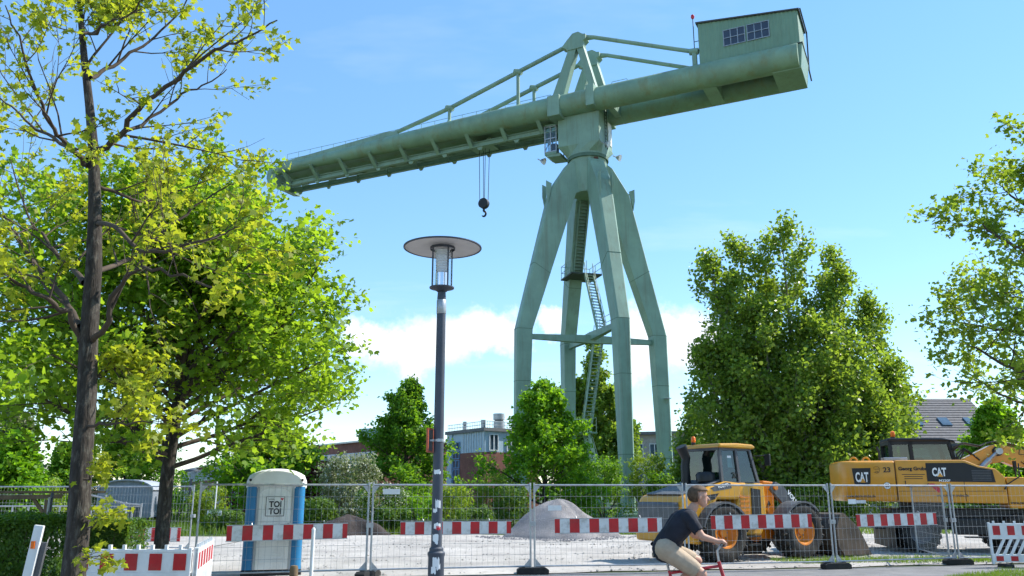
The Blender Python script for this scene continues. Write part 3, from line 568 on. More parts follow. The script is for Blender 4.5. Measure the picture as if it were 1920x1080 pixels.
def grow_limb(mb, anchors, p, d, L, r, rnd, nb=7, nt=5, lift=.3, wob=.13, leaf_from=.15, flat=.35, b_len=.42, t_len=.42, pts=None, sides=(7, 5, 3), bare=0.):
    """limb > branches > twigs; every twig hands out leaf anchors (point, direction)"""
    pts = pts or curve_pts(p, d, L, 7, rnd, wob, lift); n = len(pts) - 1
    mb.tube(pts, [r * (1 - .82 * i / n) for i in range(n + 1)], sides[0], cap=False)
    for k in range(nb):
        s = .14 + .86 * (k + rnd.random()) / nb; i = min(int(s * n), n - 1); q = pts[i].lerp(pts[i + 1], s * n - i); dd = (pts[i + 1] - pts[i]).normalized()
        bl = L * b_len * (1.12 - .62 * s) * rnd.uniform(.7, 1.25); bp = curve_pts(q, side_dir(dd, rnd.uniform(.55, 1.1), rnd, flat), bl, 4, rnd, wob, lift * .7)
        rb = r * (1 - .82 * s) * .55; mb.tube(bp, [max(rb * (1 - .8 * j / 4), .004) for j in range(5)], sides[1], cap=False)
        for m in range(nt + 1):
            ts = .3 + .7 * (m + rnd.random()) / nt if m < nt else 1.0; ts = min(ts, 1); j = min(int(ts * 4), 3); tq = bp[j].lerp(bp[j + 1], ts * 4 - j); td = (bp[j + 1] - bp[j]).normalized()
            tl = max(bl * t_len * rnd.uniform(.6, 1.25), .15); tp = curve_pts(tq, side_dir(td, rnd.uniform(.2, 1.0) if m < nt else .1, rnd, flat), tl, 3, rnd, wob, lift * .5)
            mb.tube(tp, [max(rb * .4, .0045), max(rb * .3, .0038), .003, .0025], sides[2], cap=False)
            if rnd.random() >= bare:
                for w in (leaf_from, .45, .75, 1.0):
                    j2 = min(int(w * 3), 2); anchors.append((tp[j2].lerp(tp[j2 + 1], w * 3 - j2), (tp[j2 + 1] - tp[j2]).normalized()))
def leaves_from(anchors, per, spread, size, seed, up=.6, keep=1.0):
    rng = np.random.default_rng(seed); A = np.array([a[0] for a in anchors]); D = np.array([a[1] for a in anchors])
    if keep < 1: k = rng.random(len(A)) < keep; A, D = A[k], D[k]
    A = np.repeat(A, per, 0); D = np.repeat(D, per, 0); n = len(A); P = A + rng.normal(0, spread, (n, 3)); N = rng.normal(0, .55, (n, 3)) + np.array([0, 0, up]); T = D * .6 + rng.normal(0, .7, (n, 3)) + np.array([0, 0, -.35])
    return P, N, size * rng.uniform(.42, 1.32, n), T
def clear_of_lens(P): return np.ones(len(P), bool)
def make_tree(name, label, base, trunk, leaf, templ, size, per, spread, seed, bark='bark', limbs=None, nl=16, t0=.3, env=lambda t: 3., elev=(.15, 1.0), nb=7, nt=5, lift=.3, keep=1., group=None, lr=.42, side=None, bare=0., up=.6, cat='tree', flat=.35, crown_name='crown'):
    rnd = random.Random(seed); root = thing(name, label, cat, base, 0, group); tp = [Vector(p[:3]) for p in trunk]; tr = [p[3] for p in trunk]; mb = MB(); mb.tube(tp, tr, 12, cap=False); mb.build('trunk', bark, root, sharp=70)
    br = MB(); anchors = []; n = len(tp) - 1
    def T(t): i = min(int(t * n), n - 1); f = t * n - i; return tp[i].lerp(tp[i + 1], f), tr[i] + (tr[i + 1] - tr[i]) * f
    for pts, r, *few in (limbs or []):
        pts = [Vector(p) for p in pts]; fine = []
        for i_ in range(len(pts) - 1):
            q0, q1, q2, q3 = pts[max(i_ - 1, 0)], pts[i_], pts[i_ + 1], pts[min(i_ + 2, len(pts) - 1)]
            for u_ in (0, .25, .5, .75): fine.append(.5 * (2 * q1 + (q2 - q0) * u_ + (2 * q0 - 5 * q1 + 4 * q2 - q3) * u_ ** 2 + (3 * q1 - q0 - 3 * q2 + q3) * u_ ** 3) + Vector((rnd.gauss(0, .012), rnd.gauss(0, .02), rnd.gauss(0, .012))))
        fine.append(pts[-1]); L = sum((b - a).length for a, b in zip(fine, fine[1:])); grow_limb(br, anchors, None, None, L, r, rnd, few[0] if few else nb, few[1] if few else nt, lift, pts=fine, bare=bare, flat=flat)
    for k in range(nl):
        t = t0 + (1 - t0) * (k + rnd.random() * .8) / nl; p, r = T(min(t, 1)); az = k * 2.39996 + rnd.uniform(-.4, .4); e = elev[0] + (elev[1] - elev[0]) * t + rnd.uniform(-.12, .12); L = env(t) * rnd.uniform(.8, 1.12) * (side(t, az) if side else 1)
        grow_limb(br, anchors, p, (math.cos(az) * math.cos(e), math.sin(az) * math.cos(e), math.sin(e)), L, max(r * lr, .012), rnd, nb, nt, lift, bare=bare, flat=flat)
    br.build('limbs', 'twig' if bark == 'bark' else bark, root, sharp=80)['kind'] = 'stuff'
    P, N, S, Tn = leaves_from(anchors, per, spread, size, seed, up, keep)
    leaf_obj(crown_name, P, N, S, templ, leaf, root, seed, Tn)
    return root
# foreground maple with young yellowish leaves
YT = 10.0; b0 = at(140, 1080, YT); base = Vector((b0.x - .03, YT, 0))
def loc(px, py, dY=0.): return at(px, py, YT + dY) - base
trk = [(0, 0, -.05, .2), (.02, 0, .25, .145)] + [(*loc(px, py), r * .78) for px, py, r in ((146, 1000, .165), (152, 880, .155), (163, 740, .145), (166, 640, .14), (176, 500, .125), (178, 400, .105), (176, 290, .085), (168, 200, .07), (158, 110, .058), (150, 20, .045), (146, -80, .03), (144, -170, .015))]
LM = []
def limb(r, *pts): LM.append(([loc(*p) for p in pts], r * .72) + ((3, 2) if r < .025 else ()))
limb(.06, (178, 290, 0), (225, 250, -.3), (260, 205, -.5), (330, 150, -.8), (400, 95, -1.0), (455, 75, -1.2), (520, 38, -1.3))
limb(.05, (175, 290, 0), (215, 262, .5), (265, 232, .9), (330, 185, 1.2), (380, 160, 1.4), (425, 130, 1.5))
limb(.045, (166, 150, 0), (200, 128, .3), (245, 100, .5), (290, 70, .7), (340, 15, .9), (370, -40, 1.0))
limb(.04, (150, 70, 0), (170, 60, -.3), (205, 45, -.5), (250, 20, -.8), (300, -30, -1))
limb(.05, (165, 310, 0), (135, 280, -.4), (100, 240, -.8), (70, 180, -1.1), (40, 90, -1.4), (10, 10, -1.6))
limb(.045, (168, 300, 0), (110, 265, .5), (60, 235, 1.0), (10, 190, 1.4), (-60, 150, 1.8))
limb(.055, (152, 640, 0), (125, 590, -.3), (85, 560, -.6), (45, 540, -.7), (0, 500, -1.0), (-50, 440, -1.2))
limb(.06, (150, 610, 0), (120, 560, .4), (70, 500, .7), (30, 440, 1.0), (0, 400, 1.2), (-60, 350, 1.5))
limb(.055, (160, 530, 0), (120, 490, .8), (85, 450, 1.2), (50, 400, 1.6), (20, 300, 2.0))
limb(.055, (175, 640, 0), (205, 600, -.4), (212, 560, -.5), (250, 510, -.7), (300, 505, -.9), (390, 535, -1.2), (450, 548, -1.4))
limb(.05, (178, 510, 0), (230, 490, .6), (300, 440, 1.0), (350, 400, 1.3), (400, 365, 1.5), (440, 345, 1.6))
limb(.045, (180, 420, 0), (215, 425, -.6), (270, 470, -1), (350, 460, -1.3), (410, 440, -1.5), (450, 425, -1.6))
limb(.04, (178, 350, 0), (220, 360, .2), (270, 380, .5), (330, 360, .7), (410, 330, .9))
limb(.03, (165, 800, 0), (200, 795, -.3), (250, 792, -.5), (305, 785, -.7))
limb(.03, (160, 720, 0), (190, 700, .2), (230, 690, .3), (280, 700, .4))
limb(.02, (158, 900, -.15), (175, 890, -.3), (195, 870, -.4))
limb(.016, (150, 1010, -.17), (172, 985, -.3), (192, 965, -.35)); limb(.016, (148, 1050, -.17), (165, 1045, -.3), (190, 1042, -.35))
make_tree('maple_tree', 'foreground maple with sparse yellow-green young leaves and dark trunk', base, trk, 'leaf_spring', 'maple', .085, 4, .06, 11, limbs=LM, nl=5, t0=.75, env=lambda t: 1.5, elev=(.5, 1.1), nb=8, nt=4, lift=.35, bare=.2, flat=.2)
# dense maple behind it
YM = 16.5; b0 = at(305, 1000, YM); base = Vector((b0.x, YM, 0)); h = lambda py: at(305, py, YM).z
trk = [(0, 0, -.05, .19), (0, 0, .3, .14), (-.03, .02, h(900), .128), (.02, 0, h(780), .12), (.08, .05, h(735), .12), (.1, .1, h(668), .09), (.02, .05, h(600), .06), (.05, 0, h(525), .02)]
def envm(t): return 4.25 if t < .6 else 4.25 * (1 - ((t - .6) / .5) ** 2 * .68)
make_tree('maple_tree', 'dense bright green maple behind the yellowish one', base, trk, 'leaf_maple', 'lobed', .125, 5, .14, 21, nl=56, t0=.31, env=envm, elev=(0, .95), nb=10, nt=5, lift=.16, side=lambda t, a: (.66 if t > .62 else .88 if t < .42 else 1.) if math.cos(a) > .1 else 1.)
# right-hand maple reaching in from outside the picture
YR = 13.5; base = Vector((gx(2080, YR), YR, 0)); loc2 = lambda px, py, dY=0.: at(px, py, YR + dY) - base
trk = [(0, 0, -.05, .26), (0, 0, .4, .19), (.05, 0, 2.2, .17), (0, .1, 4, .14), (-.05, .1, 5.2, .1), (0, 0, 6.6, .05), (.05, 0, 7.6, .015)]
LM = [([loc2(*p) for p in pts], r) for pts, r in ((((2075, 760, 0), (2000, 725, -.3), (1920, 705, -.6), (1840, 690, -.8), (1770, 650, -1)), .07), (((2070, 690, 0), (1990, 650, .4), (1900, 625, .8), (1820, 618, 1), (1740, 600, 1.2)), .06),
      (((2070, 600, 0), (1990, 560, -.3), (1920, 520, -.5), (1860, 470, -.7), (1790, 420, -.9)), .06), (((2068, 520, 0), (1990, 460, .5), (1930, 420, .8), (1850, 370, 1), (1835, 345, 1.1)), .05), (((2068, 470, 0), (2000, 400, -.2), (1940, 330, -.4), (1895, 260, -.6)), .05),
      (((2070, 780, 0), (1980, 770, .8), (1900, 760, 1.4), (1830, 740, 1.8), (1760, 690, 2.0)), .05), (((2070, 640, 0), (1960, 600, 1.4), (1880, 560, 1.9), (1800, 560, 2.2)), .05))]
make_tree('maple_tree', 'sunlit maple reaching in from the right edge above the excavator', base + Vector((.45, 0, 0)), trk, 'leaf_spring_green' if 'leaf_spring_green' in MATS else 'leaf_yellow', 'lobed', .092, 6, .1, 31, limbs=LM, nl=12, t0=.35, env=lambda t: 2.1 * (1 - .5 * t), elev=(.2, 1.1), nb=9, nt=5, lift=.3)
# lindens on the far side of the yard
def linden(label, px, Y, top_py, halfw, seed, leaf='leaf_linden', crown_from=.33, per=5, nl=30, size=.16, cat='tree'):
    H = at(px, top_py, Y).z; base = (gx(px, Y), Y, 0); r = .12 + H * .006; tr = [(0, 0, -.05, r * 1.3), (0, 0, .3, r), (.03, 0, H * .3, r * .85), (-.03, .03, H * .6, r * .55), (0, 0, H * .97, .02)]
    env = lambda t: halfw * (1.0 - abs(t - .35) * .55 if t < .35 else 1 - ((t - .35) / .68) ** 1.25 * .8)
    return make_tree('linden_tree', label, base, tr, leaf, 'heart', size, per, .14, seed, nl=nl, t0=crown_from, env=env, elev=(-.05, 1.0), nb=8, nt=4, lift=.08, group=None)
linden('dark green linden left of the lamp post, before the brick building', 760, 45, 735, 3.2, 41)
linden('bright green linden before the left leg of the crane', 1021, 42, 738, 3.3, 42, 'leaf_bright')
linden('round green linden behind the portable toilet', 500, 46, 800, 3.4, 43, 'leaf_bright')
linden('bright green young linden behind the excavator boom', 1880, 40, 765, 2.2, 44, 'leaf_bright', .3)
linden('green linden glimpsed between the two maple trunks', 232, 54, 800, 4.0, 45, 'leaf_maple', .25)
linden('small green tree left of the yellowish maple trunk', 22, 34, 835, 1.5, 46, 'leaf_bright', .25)
linden('green tree in the gap behind the yellowish maple', 112, 50, 845, 1.6, 47, 'leaf_linden', .2)
# willow far left
def willow():
    Y = 60; H = at(20, 775, Y).z; base = (gx(10, Y), Y, 0); tr = [(0, 0, -.05, .4), (0, 0, 1, .3), (.1, 0, H * .5, .2), (0, 0, H * .95, .03)]
    make_tree('willow_tree', 'pale grey-green willow at the far left edge', base, tr, 'leaf_pale', 'oval', .26, 6, .28, 51, nl=24, t0=.15, env=lambda t: 3.0 * (1.1 - .7 * t), elev=(.2, 1.2), nb=7, nt=4, lift=-.1)
willow()
# poplars: steep limbs, several stems
def poplar(label, px, Y, tops, seed, per=3, size=.2, nl=26, wid=1.75, low=.06):
    root = thing('poplar_tree', label, 'tree', (gx(px, Y), Y, 0)); rnd = random.Random(seed); mb = MB(); br = MB(); anchors = []; bx_ = gx(px, Y)
    for (tx, ty, dy, w) in tops:
        ty += 24 if Y == 45 else 0
        H = at(tx, ty, Y + dy).z; top = Vector((gx(tx, Y + dy) - bx_, dy, H)); s0 = Vector((top.x * .28 + rnd.uniform(-.25, .25), dy * .28, 0)); mid = Vector((top.x * .72, dy * .7, H * .42)); r = .13 + H * .007
        pts = [s0, s0.lerp(mid, .5) + Vector((top.x * .04, 0, 0)), mid, mid.lerp(top, .5), top]; mb.tube(pts, [r, r * .82, r * .62, r * .36, .02], 8, cap=False)
        for k in range(nl):
            t = low + (.99 - low) * (k + rnd.random()) / nl; f = t * 4; i = min(int(f), 3); p = pts[i].lerp(pts[i + 1], f - i); az = k * 2.4 + rnd.uniform(-.4, .4); e = .5 + .5 * t + rnd.uniform(-.15, .15)
            L = w * wid * (1.25 - .15 * t if t < .45 else 1.18 * (1 - ((t - .45) / .55) ** 1.4 * .72)) * rnd.uniform(.8, 1.15)
            grow_limb(br, anchors, p, (math.cos(az) * math.cos(e), math.sin(az) * math.cos(e), math.sin(e)), L, max(r * .3 * (1 - t), .02), rnd, 6, 4, .45, flat=0., sides=(5, 4, 3))
    mb.build('trunk', 'pale_bark', root, sharp=70); br.build('limbs', 'pale_bark', root, sharp=80)['kind'] = 'stuff'
    P, N, S, Tn = leaves_from(anchors, per, .26, size, seed, .25); leaf_obj('crown', P, N, S, 'heart', 'leaf_poplar', root, seed, Tn)
poplar('huge multi-stemmed poplar behind the wheel loader', 1510, 45, [(1505, 428, 0, 2.0), (1420, 455, 1.2, 1.8), (1358, 475, 0, 1.75), (1610, 475, -.4, 1.85), (1660, 560, .8, 1.7), (1450, 560, -2, 1.8), (1575, 600, -2, 1.8), (1330, 640, -.5, 1.35), (1700, 690, 0, 1.5), (1390, 640, -1.5, 1.7), (1520, 690, -2.6, 1.9), (1630, 720, -1.8, 1.7), (1690, 790, -1.5, 1.2)], 61, per=4, nl=21, size=.19)
poplar('slim poplar standing behind the crane legs', 1115, 78, [(1122, 648, 0, 1.5), (1092, 720, 1, 1.5), (1150, 735, -1, 1.6), (1060, 745, 1.5, 1.3), (1180, 800, -1, 1.4)], 62, per=3, nl=18, size=.32, wid=1.7)
poplar('low green poplar at the foot of the crane leg beside the huge one', 1315, 52, [(1310, 785, 0, 1.1), (1340, 810, .5, 1.1), (1290, 830, -.5, 1.0)], 63, per=3, nl=12, size=.2, wid=1.3)
# shrubs: short stems under lumpy leaf clumps
def shrub(name, label, px, Y, py_top, hw, seed, leaf, size=.1, n=7000, templ='oval', flowers=None, depth=None, cat='shrub', zlow=0.05):
    rng = np.random.default_rng(seed); H = at(px, py_top, Y).z; root = thing(name, label, cat, (gx(px, Y), Y, 0)); depth = depth or hw * .7
    m = MB(); rnd = random.Random(seed)
    for k in range(7):
        a = k * .9 + rnd.random(); m.tube(curve_pts((rnd.uniform(-.15, .15), rnd.uniform(-.1, .1), 0), (math.cos(a) * .45, math.sin(a) * .35, 1), H * .8, 5, rnd, .1, .2), [.03, .026, .02, .016, .01, .006], 5, cap=False)
    m.build('stem', 'twig', root)
    nc = 70; th = rng.uniform(0, 2 * np.pi, nc); zc = rng.random(nc) ** .8; rr = np.sqrt(np.clip(1 - (zc * 1.0 - .25) ** 2 / .95, .08, 1)) * rng.uniform(.55, 1.0, nc)
    C = np.stack([np.cos(th) * rr * hw * .86, np.sin(th) * rr * depth * .86, zlow + zc * (H - zlow) * .9], 1); cr_ = rng.uniform(.16, .34, nc) * min(hw, H * .7)
    idx = rng.integers(0, nc, n); d = rng.normal(size=(n, 3)); d /= np.linalg.norm(d, axis=1, keepdims=True); P = C[idx] + d * (cr_[idx] * rng.uniform(.55, 1.08, n))[:, None]; P[:, 2] = np.abs(P[:, 2])
    N = d + rng.normal(0, .5, (n, 3)) + np.array([0, 0, .35]); S = size * rng.uniform(.45, 1.35, n)
    leaf_obj('foliage', P, N, S, templ, leaf, root, seed)
    if flowers:
        k = int(n * flowers); j = rng.permutation(n)[:k]; j = j[(P[j, 2] > H * .2)]; leaf_obj('blossom', P[j] + d[j] * size * .35, N[j], S[j] * .8, 'oval', 'blossom', root, seed + 1)
    return root
shrub('flowering_shrub', 'large white-blossoming shrub left of the lamp post', 655, 39, 850, 1.7, 71, 'leaf_pale', .12, 9000, flowers=.28)
shrub('flowering_shrub', 'low white-blossoming shrub at the foot of the larger one', 715, 37, 905, 1.3, 72, 'leaf_hedge', .1, 6500, flowers=.25)
shrub('burgundy_shrub', 'burgundy-leaved shrub behind the white-blossoming one', 600, 46, 862, 1.25, 73, 'leaf_burgundy', .14, 5000)
shrub('burgundy_shrub', 'dark red shrub below the left brick building', 440, 55, 880, 1.0, 74, 'leaf_burgundy', .15, 3500)
SP = [('yellow-green shrub right beside the lamp post', 850, 38, 905, 1.15, 'leaf_yellow', .1), ('light green low shrub left beside the lamp post', 790, 36.5, 925, 1.0, 'leaf_bright', .09), ('loose pale green shrub below the panelled building corner', 925, 40, 885, 1.1, 'leaf_yellow', .09),
      ('green shrub left of the gravel heap', 965, 38, 905, 1.1, 'leaf_hedge', .1), ('dark green shrub behind the gravel heap', 1075, 44, 880, 1.5, 'leaf_linden', .12), ('tall green shrub between the crane feet', 1130, 50, 850, 1.6, 'leaf_linden', .14), ('yellow-green shrub between the crane legs', 1215, 52, 845, 1.5, 'leaf_yellow', .13),
      ('green shrub right of the crane foot', 1240, 50, 880, 1.2, 'leaf_linden', .12), ('green shrub behind the cab of the loader', 1330, 46, 880, 1.6, 'leaf_linden', .13), ('dark shrub under the huge poplar', 1440, 42, 895, 1.6, 'leaf_poplar', .13), ('dark green shrub between loader and excavator', 1545, 41, 890, 1.7, 'leaf_poplar', .13),
      ('dark shrub behind the excavator counterweight', 1640, 41, 885, 1.7, 'leaf_poplar', .13), ('green shrub behind the excavator cab', 1760, 42, 870, 1.7, 'leaf_linden', .13), ('green shrub behind the excavator boom foot', 1850, 41, 880, 1.6, 'leaf_linden', .13),
      ('dark green shrub left of the portable toilet', 425, 36, 955, 1.0, 'leaf_hedge', .09), ('light green bushy shrub beside the far street lamp', 395, 42, 914, 1.3, 'leaf_yellow', .11), ('bushy green shrub right of the portable toilet', 590, 37, 935, 1.2, 'leaf_hedge', .1), ('green shrub right of the soil heap', 735, 36, 950, .9, 'leaf_hedge', .09),
      ('low green shrub behind the striped board in the middle', 890, 36, 950, 1.0, 'leaf_hedge', .09), ('green shrub behind the builders wagon', 335, 50, 880, 2.0, 'leaf_bright', .12), ('green shrub left behind the builders wagon', 140, 52, 890, 2.2, 'leaf_hedge', .12), ('yellow-green shrub at the far left railing', 75, 38, 895, 1.4, 'leaf_yellow', .11), ('green shrub at the left edge behind the railing', -10, 36, 900, 1.5, 'leaf_hedge', .11)]
for i, (lb, px, Y, pt, hw, lf, sz) in enumerate(SP): shrub('shrub', lb, px, Y, pt, hw, 80 + i, lf, sz, 5000)
# clipped hedge at the lower left
def hedge(label, x0, x1, y0, y1, H, seed, n):
    rng = np.random.default_rng(seed); root = thing('clipped_hedge', label, 'hedge', ((x0 + x1) / 2, (y0 + y1) / 2, 0)); w, d = (x1 - x0) / 2, (y1 - y0) / 2; m = MB(); rnd = random.Random(seed)
    for k in range(14): m.tube(curve_pts((rnd.uniform(-w, w) * .9, rnd.uniform(-d, d) * .6, 0), (rnd.uniform(-.3, .3), rnd.uniform(-.3, .3), 1), H * .9, 4, rnd, .1), [.02, .018, .014, .01, .006], 5, cap=False)
    m.build('stem', 'twig', root); f = rng.random(n); P = np.stack([rng.uniform(-w, w, n), rng.uniform(-d, d, n), rng.uniform(.05, H, n)], 1); N = rng.normal(0, .6, (n, 3)); a = f < .35; b = (f >= .35) & (f < .75); c = f >= .75
    P[a, 2] = H + rng.normal(0, .06, a.sum()); N[a, 2] += 1; P[b, 1] = -d + np.abs(rng.normal(0, .06, b.sum())); N[b, 1] -= 1; e = c & (P[:, 0] > 0); P[e, 0] = w - np.abs(rng.normal(0, .06, e.sum())); N[e, 0] += 1
    P += .06 * np.sin(P * 4.1 + seed); leaf_obj('foliage', P, N, .065 * rng.uniform(.6, 1.3, n), 'oval', 'leaf_hedge', root, seed)
hx = gx(125, 15.5); hedge('clipped green hedge in the lower left corner', gx(-60, 14.5), hx, 13.2, 16.2, 1.22, 111, 70000)
hedge('low clipped hedge behind the striped plastic barrier', gx(165, 20), gx(262, 20), 19.4, 20.6, 1.0, 112, 18000)
# grass blades
def grass(name, label, n, region, hmin, hmax, seed, tan=.35):
    rng = np.random.default_rng(seed); P = np.array([region(rng) for _ in range(n)]); N = rng.normal(0, 1, (n, 3)); N[:, 2] *= .15; T = rng.normal(0, tan, (n, 3)); T[:, 2] = 1
    o = leaf_obj(name, P, N, rng.uniform(hmin, hmax, n), 'blade', 'grass_blade', None, seed, T, 0.); tag(o, label, 'grass', kind='stuff')
def rg1(r): x = r.uniform(6.5, 17); return x, 20.9 + .12 * (x - 8) + r.uniform(0, 1.5) * (.55 + .6 * vnoise(x * 1.1, 4)), .02
def rg2(r): x = r.uniform(8.6, 16); return x, 17.2 + .12 * (x - 9) + r.uniform(0, 2.2) * (.3 + .8 * vnoise(x * .9, 9)) * min(1, (x - 8.4) / 1.5), .012
def rg3(r): return r.uniform(-26, -9.2), r.uniform(33.5, 60), 0
def rg4(r): return r.uniform(-9, 24), 34.6 + r.random() ** 1.5 * 9, 0
def rg5(r): x = r.uniform(-9.5, -3.5); return x, r.uniform(11, 16.0), .01
grass('grass_strip', 'ragged grass strip along the yard edge behind the fence', 9000, rg1, .05, .17, 1); grass('verge_grass', 'shaded grass verge at the lower right before the fence', 9000, rg2, .04, .13, 2)
grass('grass_bank', 'sunlit tall grass bank behind the builders wagon', 14000, rg3, .2, .5, 3); grass('rough_grass', 'rough grass at the foot of the shrubs', 14000, rg4, .12, .4, 4); grass('barrier_grass', 'grass round the tree foot behind the plastic barrier', 6000, rg5, .05, .2, 5)
# ------------------------------------------------------------------ site fence
FH = 1.9
def fence_panel(label, p0, p1, plate=None, group='mesh fence panels round the site'):
    p0, p1 = Vector((*p0, 0)), Vector((*p1, 0)); d = p1 - p0; L = d.length - .09; rz = math.atan2(d.y, d.x); t = thing('mesh_fence', label, 'fence', p0 + d.normalized() * .045, rz, group)
    f = MB(); r = .021
    for x in (0, L): f.tube([(x, 0, .06), (x, 0, FH + .02)], r, 8)
    f.tube([(0, 0, FH - .03), (L, 0, FH - .03)], r * .9, 8); f.tube([(0, 0, .17), (L, 0, .17)], r * .8, 8)
    for x, s in ((0, 1), (L, -1)): f.prism([(x + s * .015, FH - .05), (x + s * .13, FH - .05), (x + s * .015, FH - .2)], (0, 0, 0), (1, 0, 0), (0, 0, 1), (0, 1, 0), -.004, .004); f.prism([(x + s * .015, .06), (x + s * .16, .17), (x + s * .015, .33)], (0, 0, 0), (1, 0, 0), (0, 0, 1), (0, 1, 0), -.004, .004)
    f.build('frame', 'galv', t); w = MB(); n = int(L / .115)
    for i in range(1, n): x = L * i / n; w.tube([(x, .008, .17), (x, .008, FH - .03)], .0024, 3, cap=False)
    for k in range(1, 7): z = .17 + (FH - .2) * k / 7; w.tube([(0, 0, z), (L, 0, z)], .0034, 3, cap=False)
    w.build('wire_mesh', 'galv', t)['kind'] = 'stuff'
    c = MB(); c.box((L + .045, 0, 1.05), (.14, .07, .09)); c.tube([(L + .045, -.05, 1.05), (L + .045, .05, 1.05)], .018, 6); c.build('clamp', 'galv', t)
    if plate: x, z, wd = plate; q = MB(); q.box((x, -.02, z), (wd, .006, .11)); q.build('name_plate', 'white_paint', t)
    return t
def foot(label, p, rz):
    m = MB(); m.prism([(-.34, 0), (.34, 0), (.34, .09), (.27, .135), (-.27, .135), (-.34, .09)], (0, 0, 0), (1, 0, 0), (0, 0, 1), (0, 1, 0), -.115, .115)
    for x in (-.2, .2): m.box((x, 0, .14), (.07, .12, .02))
    o = m.build('ballast_block', 'rubber', None, bevel=.012, loc=(p[0], p[1], .012)); o.rotation_euler[2] = rz; tag(o, label, 'ballast block', 'black ballast blocks under the fence')
FP = [(gx(px, Y), Y) for px, Y in ((372, 16.9), (696, 17.9), (998, 18.7), (1283, 19.2), (1555, 19.9), (1780, 21.0))]
LB = ['mesh fence panel before the portable toilet', 'mesh fence panel behind the street lamp', 'mesh fence panel before the gravel heap', 'mesh fence panel before the wheel loader', 'mesh fence panel before the loader bucket and excavator']
for i in range(5): fence_panel(LB[i], FP[i], FP[i + 1], {1: (.38, 1.73, .36), 2: (.45, 1.38, .3), 4: (.55, 1.5, .22)}.get(i))
fence_panel('mesh fence panel at the right edge before the excavator boom', FP[5], (FP[5][0] + 3.45, FP[5][1] + .5))
fence_panel('mesh fence panel turning back into the yard before the excavator wheels', (gx(1708, 24.2), 24.2), (FP[5][0] - .12, FP[5][1] + .12))
lf = [(gx(166, 26), 26.0), (gx(366, 24.5), 24.5)]; fence_panel('mesh fence panel before the builders wagon', lf[0], lf[1]); fence_panel('mesh fence panel running back between hedge and toilet', lf[1], (FP[0][0] - .05, FP[0][1] + 4.1)) if False else None
fence_panel('mesh fence panel left of the yellowish maple trunk', (gx(-20, 26.5), 26.5), lf[0])
for p, lb, a in ((FP[1], 'black rubber ballast block left of the lamp post base', 1.2), (FP[2], 'black rubber fence foot below the middle fence joint', .1), (FP[3], 'black rubber fence foot behind the cyclist', 1.45), (FP[4], 'black rubber fence foot below the loader bucket', .25), (FP[5], 'black rubber fence foot before the excavator wheels', .1), (FP[0], 'black rubber fence foot behind the plastic barrier', .2)): foot(lb, p, a)
def board(label, px0, px1, Y, py0, py1, rz, n=11, dy=-.07, group='red and white barrier boards on the fence'):
    a, b = at(px0, (py0 + py1) / 2, Y), at(px1, (py0 + py1) / 2, Y + math.tan(rz) * (gx(px1, Y) - gx(px0, Y))); L = (Vector((b.x, b.y)) - Vector((a.x, a.y))).length; rz = math.atan2(b.y - a.y, b.x - a.x); H = abs(at(px0, py0, Y).z - at(px0, py1, Y).z)
    t = thing('barrier_board', label, 'barrier board', (a.x, a.y + dy, a.z), rz, group); t.rotation_euler[1] = random.Random(px0).uniform(-.012, .012); m = MB()
    e = [0] + [L * (k + .5) / (n - 1) for k in range(n - 1)] + [L]
    for k in range(n): x0, x1 = e[k], e[k + 1]; m.box(((x0 + x1) / 2, 0, 0), (x1 - x0, .022, H), mi=k % 2)
    m.build('striped_plank', ['red_sheet', 'white_sheet'], t); q = MB(); q.box((L / 2, 0, H / 2 + .008), (L + .02, .032, .015)); q.box((L / 2, 0, -H / 2 - .008), (L + .02, .032, .015)); q.build('edge_rail', 'galv', t)
    h = MB()
    for x in (L * .2, L * .8): h.tube([(x, .01, H / 2), (x, .06, H / 2 + .06), (x, .09, H / 2 + .02)], .008, 5); h.box((x, .035, 0), (.05, .05, .1))
    h.build('hanger', 'galv', t)
def fy(px):                                                 # fence distance under a photo column
    pts = [(372, 16.9), (696, 17.9), (998, 18.7), (1283, 19.2), (1555, 19.9), (1780, 21.0)]; return float(np.interp(px, [p[0] for p in pts], [p[1] for p in pts]))
SL = math.atan2(FP[3][1] - FP[1][1], FP[3][0] - FP[1][0])
for lb, x0, x1, y0, y1, n in (('red and white board in front of the portable toilet', 427, 652, 986, 1014, 13), ('red and white board behind the street lamp', 752, 958, 979, 1002, 13), ('red and white board overlapping the gravel heap and loader tail', 1040, 1240, 973, 999, 12), ('red and white board across the loader wheels', 1332, 1520, 967, 992, 13), ('red and white board before loader bucket and excavator wheel', 1604, 1753, 965, 987, 13)):
    s = math.atan2(fy(x1) - fy(x0), gx(x1, fy(x1)) - gx(x0, fy(x0))); board(lb, x0, x1, fy(x0), y0, y1, s, n)
board('dull red and white board behind the tree trunks', 197, 341, 25.7, 989, 1014, -.05, 13, -.12)

